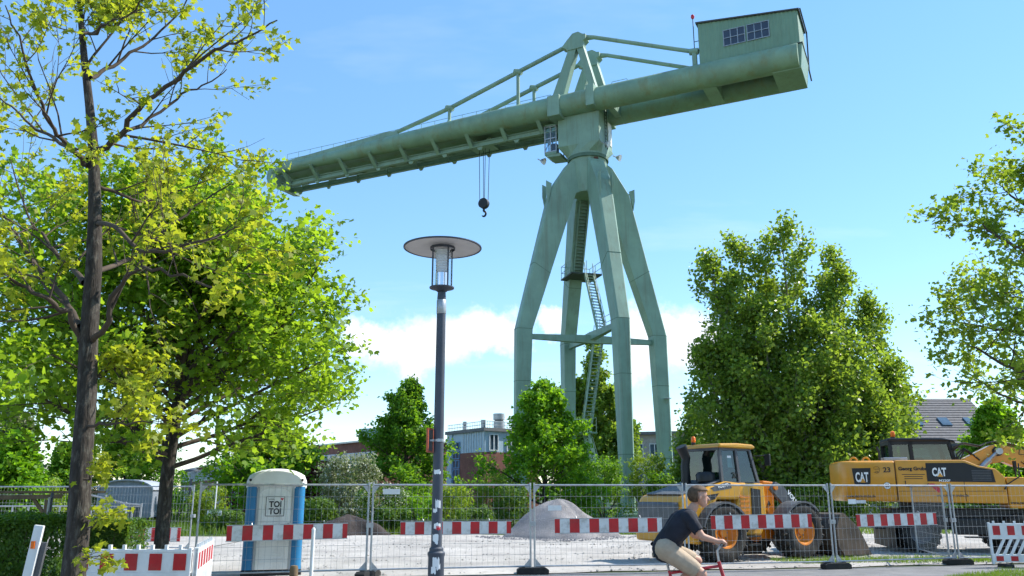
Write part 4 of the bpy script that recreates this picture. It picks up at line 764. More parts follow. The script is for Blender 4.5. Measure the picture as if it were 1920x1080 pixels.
# ------------------------------------------------------------------ street lamp
YL = 8.5; LX = at(828, 560, YL).x; zl = lambda py: at(828, py, YL).z
sl_ = thing('street_lamp', 'dark grey street lamp with flat round canopy and glass cylinder in the foreground', 'street lamp', (LX, YL, 0)); zb, zt_ = zl(1040), zl(548)
m = MB(); m.lathe([(0, -.02), (.1, -.02), (.1, .04), (.079, .05), (.079, zb - .02), (.086, zb), (.086, zb + .02), (.07, zb + .035), (.07, zb + .06), (.052, zb + .075), (0, zb + .075)], 24); m.build('post_base', 'lamp_post', sl_)
m = MB(); m.lathe([(.054, zb + .05), (.0525, zb + .9), (.047, zt_ - .25), (.045, zt_ - .2), (.046, zt_ - .06), (.042, zt_), (0, zt_)], 24); pole = m.build('pole', 'lamp_post', sl_)
m = MB(); m.lathe([(.047, zt_ - .235), (.0505, zt_ - .23), (.0505, zt_ - .09), (.047, zt_ - .085)], 24); m.build('tape_band', 'galv', pole)
zp = zl(541); zg = zl(468)
m = MB(); m.lathe([(0, zp - .035), (.05, zp - .035), (.075, zp - .015), (.13, zp), (.132, zp + .012), (0, zp + .012)], 32); m.build('lower_plate', 'lamp_post', sl_)
for k in range(4): a = k * math.pi / 2 + .62; m = MB(); m.tube([(.118 * math.cos(a), .118 * math.sin(a), zp), (.118 * math.cos(a), .118 * math.sin(a), zg + .03)], .0085, 8); m.build('rod', 'lamp_post', sl_)
m = MB(); m.lathe([(.1, zp + .012), (.1, zg + .02)], 32); m.build('glass_cylinder', 'lamp_glass', sl_)
m = MB(); zr0 = zp + .17; pr = []
for k in range(9): z = zr0 + (zg - zr0) * k / 9; pr += [(.052 + .002 * k, z), (.066 + .002 * k, z + .012), (.055 + .002 * k, z + .024)]
m.lathe([(0, zr0)] + pr + [(0, zg)], 24); m.build('refractor', 'refractor', sl_)
m = MB(); m.lathe([(0, zp + .01), (.07, zp + .012), (.07, zp + .165), (0, zp + .165)], 24); m.build('reflector_cup', 'chrome', sl_)
m = MB(); m.lathe([(.128, zg - .002), (.134, zg + .0), (.134, zg + .024), (.128, zg + .026)], 32, closed=True); m.build('upper_ring', 'lamp_post', sl_)
m = MB(); RC = .415; prof = [(.02, zg + .055), (.12, zg + .053), (.25, zg + .044), (RC - .01, zg + .018)]; m.lathe(prof, 48); can = m.build('canopy_underside', 'lamp_white', sl_)
m = MB(); m.lathe([(RC - .012, zg + .010), (RC + .004, zg + .014), (RC + .004, zg + .024), (.25, zg + .056), (.14, zg + .066), (.135, zg + .085), (.1, zg + .105), (.05, zg + .115), (0, zg + .117)], 48); m.build('canopy', 'lamp_post', sl_)
# edge-on notice on the post, paper scraps
m = MB(); sg = Vector((-.085, -.02, zl(826))); RM = Matrix.Rotation(R(74), 3, 'Z'); m.box(sg, (.15, .012, .235), M=RM); nb_ = m.build('notice_board', 'machine_grey', sl_); m = MB()
for dx, dz, w_, h_ in ((0, .112, .15, .018), (0, -.112, .15, .018), (.068, 0, .018, .235), (-.068, 0, .018, .235)): m.box(sg + RM @ Vector((dx, 0, dz)), (w_, .02, h_), M=RM)
m.build('notice_frame', 'notice_red', nb_); m = MB(); m.tube([(0, 0, sg.z - .012), (0, 0, sg.z + .012)], .056, 20); m.box((.02, -.06, sg.z), (.05, .03, .03)); m.box((-.06, -.02, sg.z), (.05, .03, .02)); m.build('band_clamp', 'galv', sl_)
def scrap(z, a, w, h, r, material, seed):
    rnd = random.Random(seed); m = MB(); n = 6; vs = []
    for i in range(n + 1):
        t = a + (i / n - .5) * w / r; e0, e1 = rnd.uniform(-.4, .4) * h * .5, rnd.uniform(-.4, .4) * h * .5; vs += [(r * math.cos(t), r * math.sin(t), z - h / 2 + e0), (r * math.cos(t), r * math.sin(t), z + h / 2 + e1)]
    m.add(vs, [(2 * i, 2 * i + 2, 2 * i + 3, 2 * i + 1) for i in range(n)], 0, True); m.build('paper_scrap', material, sl_)
for i, (py, a, w, h, mt) in enumerate(((885, -1.7, .06, .045, 'white_ink'), (886, -1.2, .03, .03, 'white_ink'), (945, -1.35, .055, .08, 'refractor'), (957, -1.9, .045, .035, 'white_ink'), (985, -1.4, .07, .05, 'white_ink'), (990, -1.2, .05, .035, 'red_ink'), (1008, -1.7, .06, .06, 'white_ink'), (1015, -1.5, .03, .04, 'white_ink'))): scrap(zl(py), a, w, h, .0545, mt, i)
for i, (py, a, w, h) in enumerate(((1055, -1.5, .07, .09), (1068, -1.8, .05, .06), (1062, -1.2, .04, .05))): scrap(zl(py), a, w, h, .081, 'refractor', 20 + i)

# ------------------------------------------------------------------ portable toilet
YTL = 17.95; tw_, td_ = 1.2, 1.16; tx = gx(505, YTL)
tt = thing('portable_toilet', 'blue portable toilet with white door and domed white roof', 'toilet', (tx, YTL + td_ / 2, 0), R(14)); hw, hd = tw_ / 2, td_ / 2
m = MB(); m.bx(-hw - .01, hw + .01, -hd - .01, hd + .01, .03, .16); m.build('base', 'machine_black', tt, bevel=.03)
m = MB(); m.bx(-hw + .05, hw - .05, -hd + .07, hd - .03, .15, 1.83); m.build('wall', 'toilet_blue', tt)
for sx in (-1, 1):
    for sy in (-1, 1):
        m = MB(); cx, cy = sx * (hw - .15), sy * (hd - .13); m.tube([(cx, cy, .16), (cx, cy, 1.83)], .15, 20); m.build('corner_column', 'toilet_blue', tt)
m = MB(); dw = .335; m.bx(-dw, dw, -hd - .015, -hd + .08, .16, 1.82); door = m.build('door', 'toilet_white', tt, bevel=.015); m = MB()
for x in (-dw - .02, dw + .02): m.bx(x - .022, x + .022, -hd - .03, -hd + .06, .16, 1.83)
m.build('door_frame', 'toilet_grey', tt)
m = MB()
for z0, z1 in ((.3, .82), (.95, 1.66)):
    for a_, b_, c_, d_ in ((-.27, .27, z1 - .02, z1), (-.27, .27, z0, z0 + .02), (-.27, -.25, z0, z1), (.25, .27, z0, z1)): m.bx(a_, b_, -hd - .028, -hd - .01, c_, d_)
for z in (.36, .42, .48): m.bx(-.2, .2, -hd - .026, -hd - .01, z, z + .02)
m.build('door_rib', 'toilet_white', door, bevel=.006)
arcp = MB(); arcp.tube([(.3 * math.cos(t), -hd - .02, 1.7 + .12 * math.sin(t)) for t in np.linspace(0, math.pi, 12)], .014, 6); arcp.build('door_rib', 'toilet_white', door)
m = MB(); m.bx(dw - .06, dw - .02, -hd - .06, -hd - .01, .95, 1.1); m.build('handle', 'toilet_grey', door)
# domed roof
m = MB(); rings = []
for k, (f, z) in enumerate(((1.03, 1.80), (1.05, 1.86), (1.03, 1.95))):
    rings.append([Vector((hw * f * max(-1, min(1, 1.18 * math.cos(t))), hd * f * max(-1, min(1, 1.18 * math.sin(t))), z)) for t in np.linspace(0, 2 * math.pi, 48, endpoint=False)])
def roofz(x): return 1.96 + .255 * math.sqrt(max(0, 1 - (x / (hw * 1.06)) ** 2))
for f in (.95, .8, .6, .35, .02):
    rings.append([Vector((hw * f * max(-1, min(1, 1.15 * math.cos(t))), hd * f * max(-1, min(1, 1.15 * math.sin(t))), roofz(hw * f * math.cos(t)) - .06 * f ** 3)) for t in np.linspace(0, 2 * math.pi, 48, endpoint=False)])
m.loft(rings); m.build('roof', 'toilet_white', tt, sharp=50)
m = MB(); n = 14; pl = [(-hw * .92, 1.84)] + [(hw * .92 * math.sin(t), 1.9 + .27 * math.cos(t)) for t in np.linspace(-1.45, 1.45, n)] + [(hw * .92, 1.84)]; m.prism(pl, (0, -hd * 1.0, 0), (1, 0, 0), (0, 0, 1), (0, 1, 0), -.06, .1); m.build('roof_front', 'toilet_white', tt, bevel=.02)
for sx in (-1, 1): m = MB(); m.tube([(sx * .53, -hd - .075, 1.97), (sx * .53, -hd - .05, 1.97)], .028, 12); m.build('vent_hole', 'ink', tt)
fx = -hd - .034
m = MB(); m.bx(-.19, .19, fx, fx + .01, 1.23, 1.63); plate_ = m.build('logo_plate', 'toilet_white', tt); m = MB()
for a_, b_, c_, d_ in ((-.19, .19, 1.62, 1.63), (-.19, .19, 1.23, 1.24), (-.19, -.18, 1.24, 1.62), (.18, .19, 1.24, 1.62)): m.bx(a_, b_, fx - .004, fx, c_, d_)
m.build('logo_border', 'ink', plate_)
def front_M(x, z, y=fx - .004): return face_M((x, y, z), (1, 0, 0), (0, 0, 1))
text('lettering', 'TOI', .165, 'ink', plate_, front_M(-.125, 1.41), .25, .006); text('lettering', 'TOI', .165, 'ink', plate_, front_M(-.125, 1.265), .25, .006)
m = MB(); m.prism([(0, -.028), (.03, .005), (.026, .024), (.012, .026), (0, .014), (-.012, .026), (-.026, .024), (-.03, .005)], (.135, fx - .004, 1.575), (1, 0, 0), (0, 0, 1), (0, 1, 0), -.003, .003); m.build('heart', 'red_ink', plate_)
m = MB(); m.tube([(-.15 + .012 * k, fx - .004, 1.575 + .014 * math.sin(k * 1.7)) for k in range(12)], .0035, 4); m.build('lettering', 'ink', plate_)
m = MB(); m.bx(.545, .575, -hd - .1, -hd - .05, 1.86, 1.91); m.build('inspection_sticker', 'frame_blue', tt)

# ------------------------------------------------------------------ plastic barriers
def barrier(label, p0, rz, n=6, L=2.0):
    t = thing('plastic_barrier', label, 'barrier', p0, rz, 'red and white plastic barriers'); m = MB(); m.bx(0, L, -.025, .025, .96, 1.0); m.bx(0, L, -.022, .022, .71, .962); m.bx(0, L, -.025, .025, .64, .712); m.bx(0, L, -.025, .025, .12, .3)
    for x in (0, L - .05): m.bx(x, x + .05, -.03, .03, .08, 1.02)
    m.build('panel', 'white_paint', t, bevel=.008)
    for k in range(n): x = L * (k + .28) / n; q = MB(); q.bx(x, x + .165, -.029, .029, .735, .945); q.build('red_field', 'red_sheet', t)
    for k in range(n): x = L * (k + .28) / n; q = MB(); q.bx(x, x + .165, -.031, .031, .15, .26); q.build('red_field', 'red_sheet', t)
    for k in range(11): x = .1 + (L - .35) * k / 10; q = MB(); q.prism([(x, .29), (x + .06, .29), (x + .27, .65), (x + .21, .65)], (0, 0, 0), (1, 0, 0), (0, 0, 1), (0, 1, 0), -.02, .02); q.build('slanted_bar', 'white_paint', t)
    for k in range(8): x = .12 + (L - .3) * k / 7; q = MB(); q.bx(x, x + .04, -.02, .02, 1.0, 1.055); q.build('top_lug', 'white_paint', t)
    for x in (.3, L - .3): q = MB(); q.prism([(-.2, 0), (.2, 0), (.17, .09), (-.17, .09)], (x, 0, 0), (0, 1, 0), (0, 0, 1), (1, 0, 0), -.1, .1); q.build('foot', 'rubber', t)
bp = (gx(371, 11.4), 11.4); barrier('white plastic barrier with red fields beside the maple trunk', (bp[0] - 1.6, bp[1], 0), 0, 5, 1.6)
barrier('white plastic barrier with red fields turned sideways behind the corner', (bp[0] + .03, bp[1] + .06, 0), math.atan2(2.0, gx(400, 13.4) - bp[0]))
barrier('white plastic barrier with red fields at the right edge of the picture', (gx(1843, 20.3), 20.3, 0), -.05)
# slim posts and signs
m = MB(); m.tube([(0, 0, 0), (0, 0, 1.04)], .034, 12); m.lathe([(.036, 1.03), (.036, 1.05), (.02, 1.08), (0, 1.085)], 12); tag(m.build('marker_post', 'white_paint', loc=(gx(592, 16), 16, 0)), 'slim white marker post right of the portable toilet', 'post')
m = MB(); m.lathe([(0, 0), (.075, 0), (.072, .45), (.06, .49), (0, .5)], 16); tag(m.build('wooden_bollard', 'wood', loc=(gx(560, 15), 15, 0)), 'short round wooden bollard in front of the portable toilet', 'bollard')
t = thing('warning_post', 'leaning white board end before the clipped hedge', 'post', (gx(66, 12), 12, 0)); m = MB(); m.beam((-.02, 0, -.02), (.13, 0, 1.28), .13, .05, up=(0, 1, 0)); m.build('board', 'white_paint', t, bevel=.008); m = MB(); m.beam((.06, .05, 0), (.19, .05, 1.05), .1, .05, up=(0, 1, 0)); m.build('backing', 'machine_grey', t)
m = MB(); m.box((.09, -.035, 1.02), (.05, .03, .1)); m.build('reflector', 'amber', t)
YS = 16.0; t = thing('sign_post', 'thin dark post carrying a sign turned edge-on at the left', 'sign', (gx(97, YS), YS, 0)); m = MB(); m.tube([(0, 0, 0), (.02, 0, 1.72)], .028, 10); m.build('post', 'lamp_post', t); m = MB(); m.box((.01, -.03, 1.43), (.42, .02, .4), R(112)); m.build('sign_plate', 'galv', t)
t = thing('timber_canopy', 'brown timber beam of an open shelter at the left edge', 'shelter', (gx(20, 17), 17, 0)); x0, x1 = gx(-70, 17) - gx(20, 17), gx(116, 17) - gx(20, 17); m = MB(); m.beam((x0, 0, 1.60), (x1, 0, 1.64), .1, .085); m.build('beam', 'wood', t); m = MB(); m.beam((x1 - .3, 0, 1.3), (x1 - .55, 0, 1.6), .05, .06); m.build('brace', 'wood', t)
for x in (x0 + .2, x1 - .25): m = MB(); m.box((x, .0, .79), (.09, .09, 1.58)); m.build('post', 'wood', t)
m = MB(); m.box(((x0 + x1) / 2, .9, 1.72), (x1 - x0, 1.9, .05)); m.build('roof_board', 'wood', t)
# railing far left
t = thing('steel_railing', 'grey steel railing at the far left behind the hedge', 'railing', (gx(-60, 29), 29, 0)); Lr = gx(175, 29) - gx(-60, 29); m = MB()
for z in (1.24, .75, .3): m.tube([(0, 0, z), (Lr, 0, z)], .025, 6)
m.build('rail', 'galv', t)
for k in range(9): m = MB(); m.tube([(Lr * k / 8, 0, 0), (Lr * k / 8, 0, 1.25)], .03, 6); m.build('post', 'galv', t)
t = thing('gate_frame', 'galvanised steel gate frame in front of the builders wagon', 'gate', (gx(200, 27), 27, 0)); gxl = lambda px: gx(px, 27) - gx(200, 27); zz = lambda py: at(220, py, 27).z
for px, pt in ((200, 928), (206, 930), (238, 941), (252, 950), (268, 944)): m = MB(); m.tube([(gxl(px), 0, 0), (gxl(px), 0, zz(pt))], .035, 8); m.build('post', 'galv', t)
m = MB(); m.tube([(gxl(166), 0, zz(927)), (gxl(206), 0, zz(936)), (gxl(238), 0, zz(944)), (gxl(268), 0, zz(947))], .028, 6); m.tube([(gxl(166), 0, zz(949)), (gxl(268), 0, zz(949))], .022, 6); m.tube([(gxl(166), 0, zz(955)), (gxl(206), 0, zz(962)), (gxl(240), 0, zz(966))], .015, 6); m.tube([(gxl(230), 0, zz(975)), (gxl(270), 0, zz(972))], .02, 6); m.build('rail', 'galv', t)
m = MB(); m.box((gxl(240), -.04, zz(958)), (.12, .01, .14)); m.build('plate', 'white_paint', t)
# far street lamp, far sign
YF = 44; t = thing('street_lamp', 'small distant street lamp left of the portable toilet', 'street lamp', (gx(357, YF), YF, 0)); zz = lambda py: at(357, py, YF).z; m = MB(); m.tube([(0, 0, 0), (0, 0, zz(898))], .07, 8); m.build('pole', 'lamp_post', t); m = MB(); m.lathe([(0, zz(898)), (.13, zz(898)), (.22, zz(884)), (0, zz(884))], 12); m.build('lantern', 'lamp_glass', t); m = MB(); m.lathe([(.38, zz(884)), (.36, zz(881)), (.1, zz(878)), (0, zz(878))], 16); m.build('canopy', 'lamp_post', t)
YF = 36; t = thing('site_sign', 'small white site sign on a thin post before the brick building', 'sign', (gx(406, YF), YF, 0)); zz = lambda py: at(406, py, YF).z; m = MB(); m.tube([(0, 0, 0), (0, 0, zz(903))], .03, 6); m.build('post', 'white_paint', t); m = MB(); m.box((0, -.04, zz(962)), (.62, .02, .2)); m.build('sign_plate', 'white_paint', t)
# ------------------------------------------------------------------ builders' wagon
YW = 42; t = thing('builders_wagon', 'grey builders wagon with barrel roof behind the mesh fence', 'wagon', (gx(236, YW), YW, 0), R(14)); hw_, Lw, zt0 = 1.22, 5.0, 1.78
arcw = [(hw_ * math.cos(a), zt0 + .46 * math.sin(a)) for a in np.linspace(0, math.pi, 15)]
m = MB(); m.prism([(hw_, .45)] + arcw + [(-hw_, .45)], (0, 0, 0), (1, 0, 0), (0, 0, 1), (0, 1, 0), 0, Lw); m.build('body', 'wagon', t)
for k in range(16): x = -hw_ + .01 + 2 * (hw_ - .01) * k / 15; zt1 = zt0 + .46 * math.sqrt(max(0, 1 - (x / hw_) ** 2)) - .03; m = MB(); m.bx(x - .055, x + .055, -.02, .003, .47, zt1); m.build('plank', 'wagon', t)
m = MB(); outer = [(1.06 * hw_ * math.cos(a), zt0 + .52 * math.sin(a)) for a in np.linspace(0, math.pi, 15)]; m.prism(outer + arcw[::-1], (0, 0, 0), (1, 0, 0), (0, 0, 1), (0, 1, 0), -.18, Lw + .1); m.build('barrel_roof', 'wagon_roof', t)
for x in (-.9, .9):
    for y in (.9, 4.1): m = MB(); m.tube([(x - .09, y, .36), (x + .09, y, .36)], .36, 16); m.build('wheel', 'tyre', t)
m = MB(); m.bx(.25, .85, -.05, -.02, .5, .95); m.build('hatch', 'machine_grey', t)
# ------------------------------------------------------------------ vehicles
def wheel(parent, c, r, w, rim_r, rim_mat, lugs=22, side=-1, lug_h=.045):
    """tyre turned about the axle (local y) with block lugs, dished rim and hub"""
    M = Matrix.Translation(c) @ Matrix.Rotation(math.pi / 2, 4, 'X'); m = MB(); h = w / 2
    m.lathe([(rim_r * .95, -h * .8), (rim_r * 1.12, -h * .96), (r * .82, -h * 1.02), (r * .95, -h * .9), (r, -h * .6), (r, h * .6), (r * .95, h * .9), (r * .82, h * 1.02), (rim_r * 1.12, h * .96), (rim_r * .95, h * .8)], 40, M)
    t = m.build('tyre', 'tyre', parent); q = MB()
    for k in range(lugs):
        for s in (-1, 1):
            a = 2 * math.pi * (k + (.5 if s > 0 else 0)) / lugs; R3 = (Matrix.Rotation(math.pi / 2, 3, 'X') @ Matrix.Rotation(a, 3, 'Z') @ Matrix.Rotation(s * .55, 3, 'X')); p = Vector(c) + (Matrix.Rotation(math.pi / 2, 3, 'X') @ Matrix.Rotation(a, 3, 'Z')) @ Vector((r + lug_h * .2, 0, s * h * .47))
            q.box(p, (lug_h * 1.6, r * .10, h * .95), M=R3)
    q.build('tread', 'tyre', t); m = MB(); s = side
    m.lathe([(0, s * h * .42), (rim_r * .28, s * h * .42), (rim_r * .3, s * h * .2), (rim_r * .62, s * h * .16), (rim_r * .8, s * h * .55), (rim_r * .9, s * h * .84), (rim_r * 1.0, s * h * .88), (rim_r * 1.0, s * h * .6), (rim_r * .98, -s * h * .85), (0, -s * h * .85)][::(1 if s < 0 else -1)], 32, M @ Matrix.Diagonal((1, 1, -1, 1))); rim = m.build('rim', rim_mat, t)
    b = MB()
    for k in range(8): a = k * math.pi / 4; b.tube([Vector(c) + Vector((rim_r * .45 * math.cos(a), s * h * .12, rim_r * .45 * math.sin(a))), Vector(c) + Vector((rim_r * .45 * math.cos(a), s * h * .24, rim_r * .45 * math.sin(a)))], .02, 6)
    b.build('wheel_nut', 'machine_grey', rim)
lo = thing('wheel_loader', 'yellow wheel loader with black cab glass and bucket lowered on the gravel', 'wheel loader', (4.72, 21.95, .03), R(30))
def P(mb, poly, y0, y1, mi=0): return mb.prism(poly, (0, 0, 0), (1, 0, 0), (0, 0, 1), (0, 1, 0), y0, y1, mi)
for x, y, s in ((0, -.85, -1), (0, .85, 1), (2.75, -.85, -1), (2.75, .85, 1)): wheel(lo, (x, y, .71), .69, .5, .37, 'orange', side=s)
m = MB(); P(m, [(-1.2, .66), (-.6, .55), (-.55, .85), (.0, 1.5), (.75, 1.5), (.9, 1.9), (.35, 1.95), (-.8, 1.66), (-1.12, 1.58), (-1.2, 1.45)], -.82, .82); m.build('rear_hood', 'yellow', lo, bevel=.06)
m = MB(); P(m, [(-1.34, .78), (-1.18, .7), (-1.18, 1.46), (-1.3, 1.42)], -.74, .74); m.build('rear_grille', 'machine_grey', lo, bevel=.05)
m = MB(); P(m, [(-1.05, 1.6), (-.72, 1.67), (.3, 1.95), (.3, 2.0), (-.75, 1.72), (-1.1, 1.64)], -.66, .66); m.build('hood_lid', 'machine_grey', lo, bevel=.03)
m = MB(); P(m, [(-1.28, .5), (-.35, .42), (-.3, .72), (-1.32, .76)], -.86, .86); m.build('counterweight', 'yellow', lo, bevel=.05)
m = MB(); P(m, [(-.3, .5), (1.3, .5), (1.3, .85), (-.3, .85)], -.5, .5); m.build('chassis', 'machine_black', lo)
for s in (-1, 1):                                             # mudguards over the wheels
    for cx_, a0, a1, nm, mt in ((0, .25, 2.9, 'rear_fender', 'machine_grey'), (2.75, .75, 2.75, 'front_fender', 'machine_grey')):
        m = MB(); pts = [(cx_ + .78 * math.cos(a), .68 + .78 * math.sin(a)) for a in np.linspace(a0, a1, 12)] + [(cx_ + .73 * math.cos(a), .68 + .73 * math.sin(a)) for a in np.linspace(a1, a0, 12)]; y0, y1 = (s * .62, s * 1.1) if s > 0 else (s * 1.1, s * .62); P(m, pts, y0, y1); m.build(nm, mt, lo)
m = MB(); P(m, [(.35, .8), (.75, .62), (1.5, .62), (1.72, 1.0), (1.7, 1.9), (.85, 1.92), (.7, 1.4), (.5, 1.2)], -.78, .78); body = m.build('cab_base', 'yellow', lo, bevel=.05)
m = MB(); P(m, [(1.18, .98), (1.5, .98), (1.52, 1.75), (1.2, 1.78)], -.8, -.775); m.build('side_recess', 'machine_black', body)
for k in range(5): m = MB(); P(m, [(.78, 1.1 + .11 * k), (1.12, 1.1 + .11 * k), (1.12, 1.15 + .11 * k), (.78, 1.15 + .11 * k)], -.81, -.778); m.build('louvre', 'orange', body)
for k in range(3): m = MB(); P(m, [(.85, .38 + .2 * k), (1.3, .38 + .2 * k), (1.3, .42 + .2 * k), (.85, .42 + .2 * k)], -.92, -.7); m.build('step', 'machine_black', lo)
m = MB(); P(m, [(-.55, 1.42), (-.1, 1.52), (.05, 1.66), (-.42, 1.6)], -.835, -.81); m.build('hood_vent', 'machine_black', lo)
# cab
m = MB(); cx0, cx1, cw_ = .32, 1.5, .62
for x, x2 in ((cx0, cx0 + .03), (.92, .9), (cx1 + .1, cx1 - .12)):
    for s in (-1, 1): m.beam((x, s * (cw_ + .05), 1.85), (x2, s * (cw_ - .02), 2.8), .075, .075, up=(0, 1, 0))
for s in (-1, 1): m.beam((cx0, s * (cw_ + .05), 1.9), (cx1 + .1, s * (cw_ + .05), 1.9), .07, .08); m.beam((cx0, s * (cw_ - .02), 2.77), (cx1 - .1, s * (cw_ - .02), 2.77), .07, .07)
for x in (cx0, cx1 - .1): m.beam((x, -cw_, 2.77), (x, cw_, 2.77), .07, .07)
cabf = m.build('cab_frame', 'machine_grey', lo)
def pane(nm, pts, parent, mt='cab_glass'): m = MB(); m.add(pts, [tuple(range(len(pts)))]); return m.build(nm, mt, parent)
for s in (-1, 1):
    pane('side_window', [(cx0 + .04, s * (cw_ + .04), 1.92), (.9, s * (cw_ + .04), 1.92), (.88, s * (cw_ - .02), 2.75), (cx0 + .05, s * (cw_ - .02), 2.75)], cabf); pane('door_window', [(.95, s * (cw_ + .04), 1.92), (cx1 + .08, s * (cw_ + .04), 1.92), (cx1 - .13, s * (cw_ - .02), 2.75), (.93, s * (cw_ - .02), 2.75)], cabf)
pane('rear_window', [(cx0, -cw_, 1.92), (cx0, cw_, 1.92), (cx0 + .02, cw_ - .05, 2.75), (cx0 + .02, -cw_ + .05, 2.75)], cabf); pane('windscreen', [(cx1 + .1, -cw_, 1.92), (cx1 + .1, cw_, 1.92), (cx1 - .11, cw_ - .05, 2.75), (cx1 - .11, -cw_ + .05, 2.75)], cabf)
m = MB(); P(m, [(.24, 2.8), (1.5, 2.78), (1.56, 2.83), (1.45, 2.9), (.9, 2.92), (.3, 2.9)], -.7, .7); m.build('cab_roof', 'yellow', lo, bevel=.035)
m = MB(); m.box((.72, .05, 2.0), (.48, .5, .14)); m.box((.5, .05, 2.3), (.14, .48, .6)); m.box((.5, .05, 2.66), (.1, .26, .16)); m.build('seat', 'machine_black', lo, bevel=.04)
m = MB(); m.tube([(1.45, 0, 1.9), (1.28, 0, 2.18)], .035, 8); m.tube([Vector((1.26 + .07 * math.cos(a), .19 * math.sin(a), 2.2 + .11 * math.cos(a))) for a in np.linspace(0, 6.283, 20)], .018, 6); m.build('steering_wheel', 'machine_black', lo)
m = MB(); P(m, [(.62, 2.3), (.78, 2.3), (.74, 2.6), (.6, 2.6)], -.615, -.6); m.build('paper_notice', 'white_paint', lo)
m = MB(); m.lathe([(0, 0), (.055, 0), (.055, .06), (0, .06)], 12, Matrix.Translation((.36, .35, 2.91))); bc = m.build('beacon_base', 'machine_black', lo); m = MB(); m.lathe([(.05, .06), (.062, .1), (.055, .19), (.03, .215), (0, .22)], 14, Matrix.Translation((.36, .35, 2.91))); m.build('beacon_lens', 'amber', bc)
m = MB(); m.tube([(-.05, .25, 1.85), (-.06, .25, 2.35), (-.02, .25, 2.55), (-.17, .25, 2.85)], [.13, .115, .12, .15], 14); m.build('exhaust_stack', 'machine_black', lo); m = MB(); m.lathe([(0, 0), (.24, 0), (.25, .16), (.2, .23), (0, .25)], 18, Matrix.Translation((.12, -.3, 1.95))); m.build('air_cleaner', 'machine_black', lo)
for s in (-1, 1): m = MB(); m.tube([(1.5, s * .65, 2.6), (1.75, s * .85, 2.62)], .014, 6); m.box((1.77, s * .88, 2.5), (.05, .18, .3)); m.build('mirror', 'machine_black', lo, bevel=.015)
m = MB(); m.tube([(-1.3, -.8, .78), (-.98, -.83, 1.15), (-.6, -.83, 1.45)], .018, 6); m.build('grab_rail', 'galv', lo)
# front frame, lift arms, bucket
m = MB(); P(m, [(1.75, .5), (2.9, .45), (2.9, .85), (2.45, 1.0), (2.5, 1.95), (2.1, 1.98), (1.95, 1.2), (1.75, 1.0)], -.36, .36); m.build('front_frame', 'orange', lo, bevel=.03)
for s in (-1, 1):
    m = MB(); P(m, [(2.15, 1.75), (2.35, 1.95), (2.62, 1.85), (3.3, 1.15), (3.75, .55), (3.65, .32), (3.45, .4), (3.0, 1.0)], s * .52 - .05, s * .52 + .05); arm = m.build('lift_arm', 'machine_grey', lo, bevel=.015)
    m = MB(); m.tube([(2.0, s * .45, .85), (2.5, s * .47, 1.12)], .06, 10); m.tube([(2.45, s * .47, 1.09), (3.1, s * .49, 1.2)], .035, 8); m.build('lift_cylinder', 'steel', lo)
    for px_, pz in ((2.3, 1.8), (3.6, .45)): m = MB(); m.tube([(px_, s * .42, pz), (px_, s * .62, pz)], .07, 10); m.build('pivot_pin', 'orange', arm)
m = MB(); m.tube([(2.4, 0, 1.8), (3.0, 0, 1.5)], .07, 10); m.tube([(2.95, 0, 1.52), (3.4, 0, 1.25)], .04, 8); m.build('tilt_cylinder', 'machine_black', lo); m = MB(); P(m, [(3.2, 1.3), (3.45, 1.35), (3.8, .95), (3.7, .8)], -.08, .08); m.build('tilt_link', 'orange', lo)
bk_ = [(5.2, .03), (4.1, .05), (3.88, .3), (3.86, .75), (4.05, 1.1), (4.2, 1.14)]; m = MB(); inner = [(5.15, .07), (4.13, .1), (3.94, .33), (3.92, .73), (4.09, 1.05), (4.2, 1.1)]; P(m, bk_ + inner[::-1], -1.15, 1.15); bu = m.build('bucket_shell', 'bucket', lo)
for s in (-1, 1): m = MB(); P(m, [(5.2, .03), (4.1, .05), (3.88, .3), (3.86, .75), (4.05, 1.1), (4.2, 1.14), (4.75, .75)], s * 1.15 - .015, s * 1.15 + .015); m.build('bucket_side', 'bucket', bu)
for k in range(7): m = MB(); y = -1.02 + 2.04 * k / 6; P(m, [(5.15, .02), (5.42, .02), (5.15, .09)], y - .05, y + .05); m.build('bucket_tooth', 'bucket', bu)
for a in (.33, .8): m = MB(); P(m, [(3.62, a), (3.9, a - .05), (3.9, a + .15), (3.66, a + .1)], -.62, .62); m.build('bucket_bracket', 'machine_black', bu)
NY = lambda x, z, y: face_M((x, y, z), (1, 0, 0), (0, 0, 1))
text('lettering', 'VOLVO', .11, 'white_ink', lo, face_M((.02, -.827, 1.77), (1, 0, .16), (-.16, 0, 1)), .38, .004); m = MB(); P(m, [(-.12, 1.70), (.5, 1.78), (.46, 1.915), (.3, 1.925), (-.2, 1.79)], -.825, -.8); m.build('name_field', 'machine_grey', lo)
text('lettering', 'VOLVO', .16, 'white_ink', lo, face_M((2.72, -.577, 1.66), (.72, 0, -.69), (.69, 0, .72)), .62, .006)
m = MB(); m.box((-.38, -.825, .98), (.24, .012, .09)); m.build('type_field', 'machine_black', lo); text('lettering', 'L50G', .07, 'white_ink', lo, NY(-.46, .955, -.833), .16, .002)
def speed_plate(parent, x, z, y, r=.105):
    m = MB(); m.tube([(x, y, z), (x, y - .008, z)], r, 24); d = m.build('speed_plate', 'white_ink', parent); m = MB(); m.lathe([(r * .93, 0), (r * 1.0, 0), (r * 1.0, .004), (r * .93, .004)], 28, Matrix.Translation((x, y - .009, z)) @ Matrix.Rotation(math.pi / 2, 4, 'X'), closed=True); m.build('plate_rim', 'ink', d); text('lettering', '20', r * 1.25, 'ink', d, NY(x - r * .58, z - r * .42, y - .010), r * 1.15, .004)
speed_plate(lo, -.9, 1.18, -.822); text('lettering', '20', .2, 'ink', lo, NY(.7, 2.03, -.67), .2, .004)
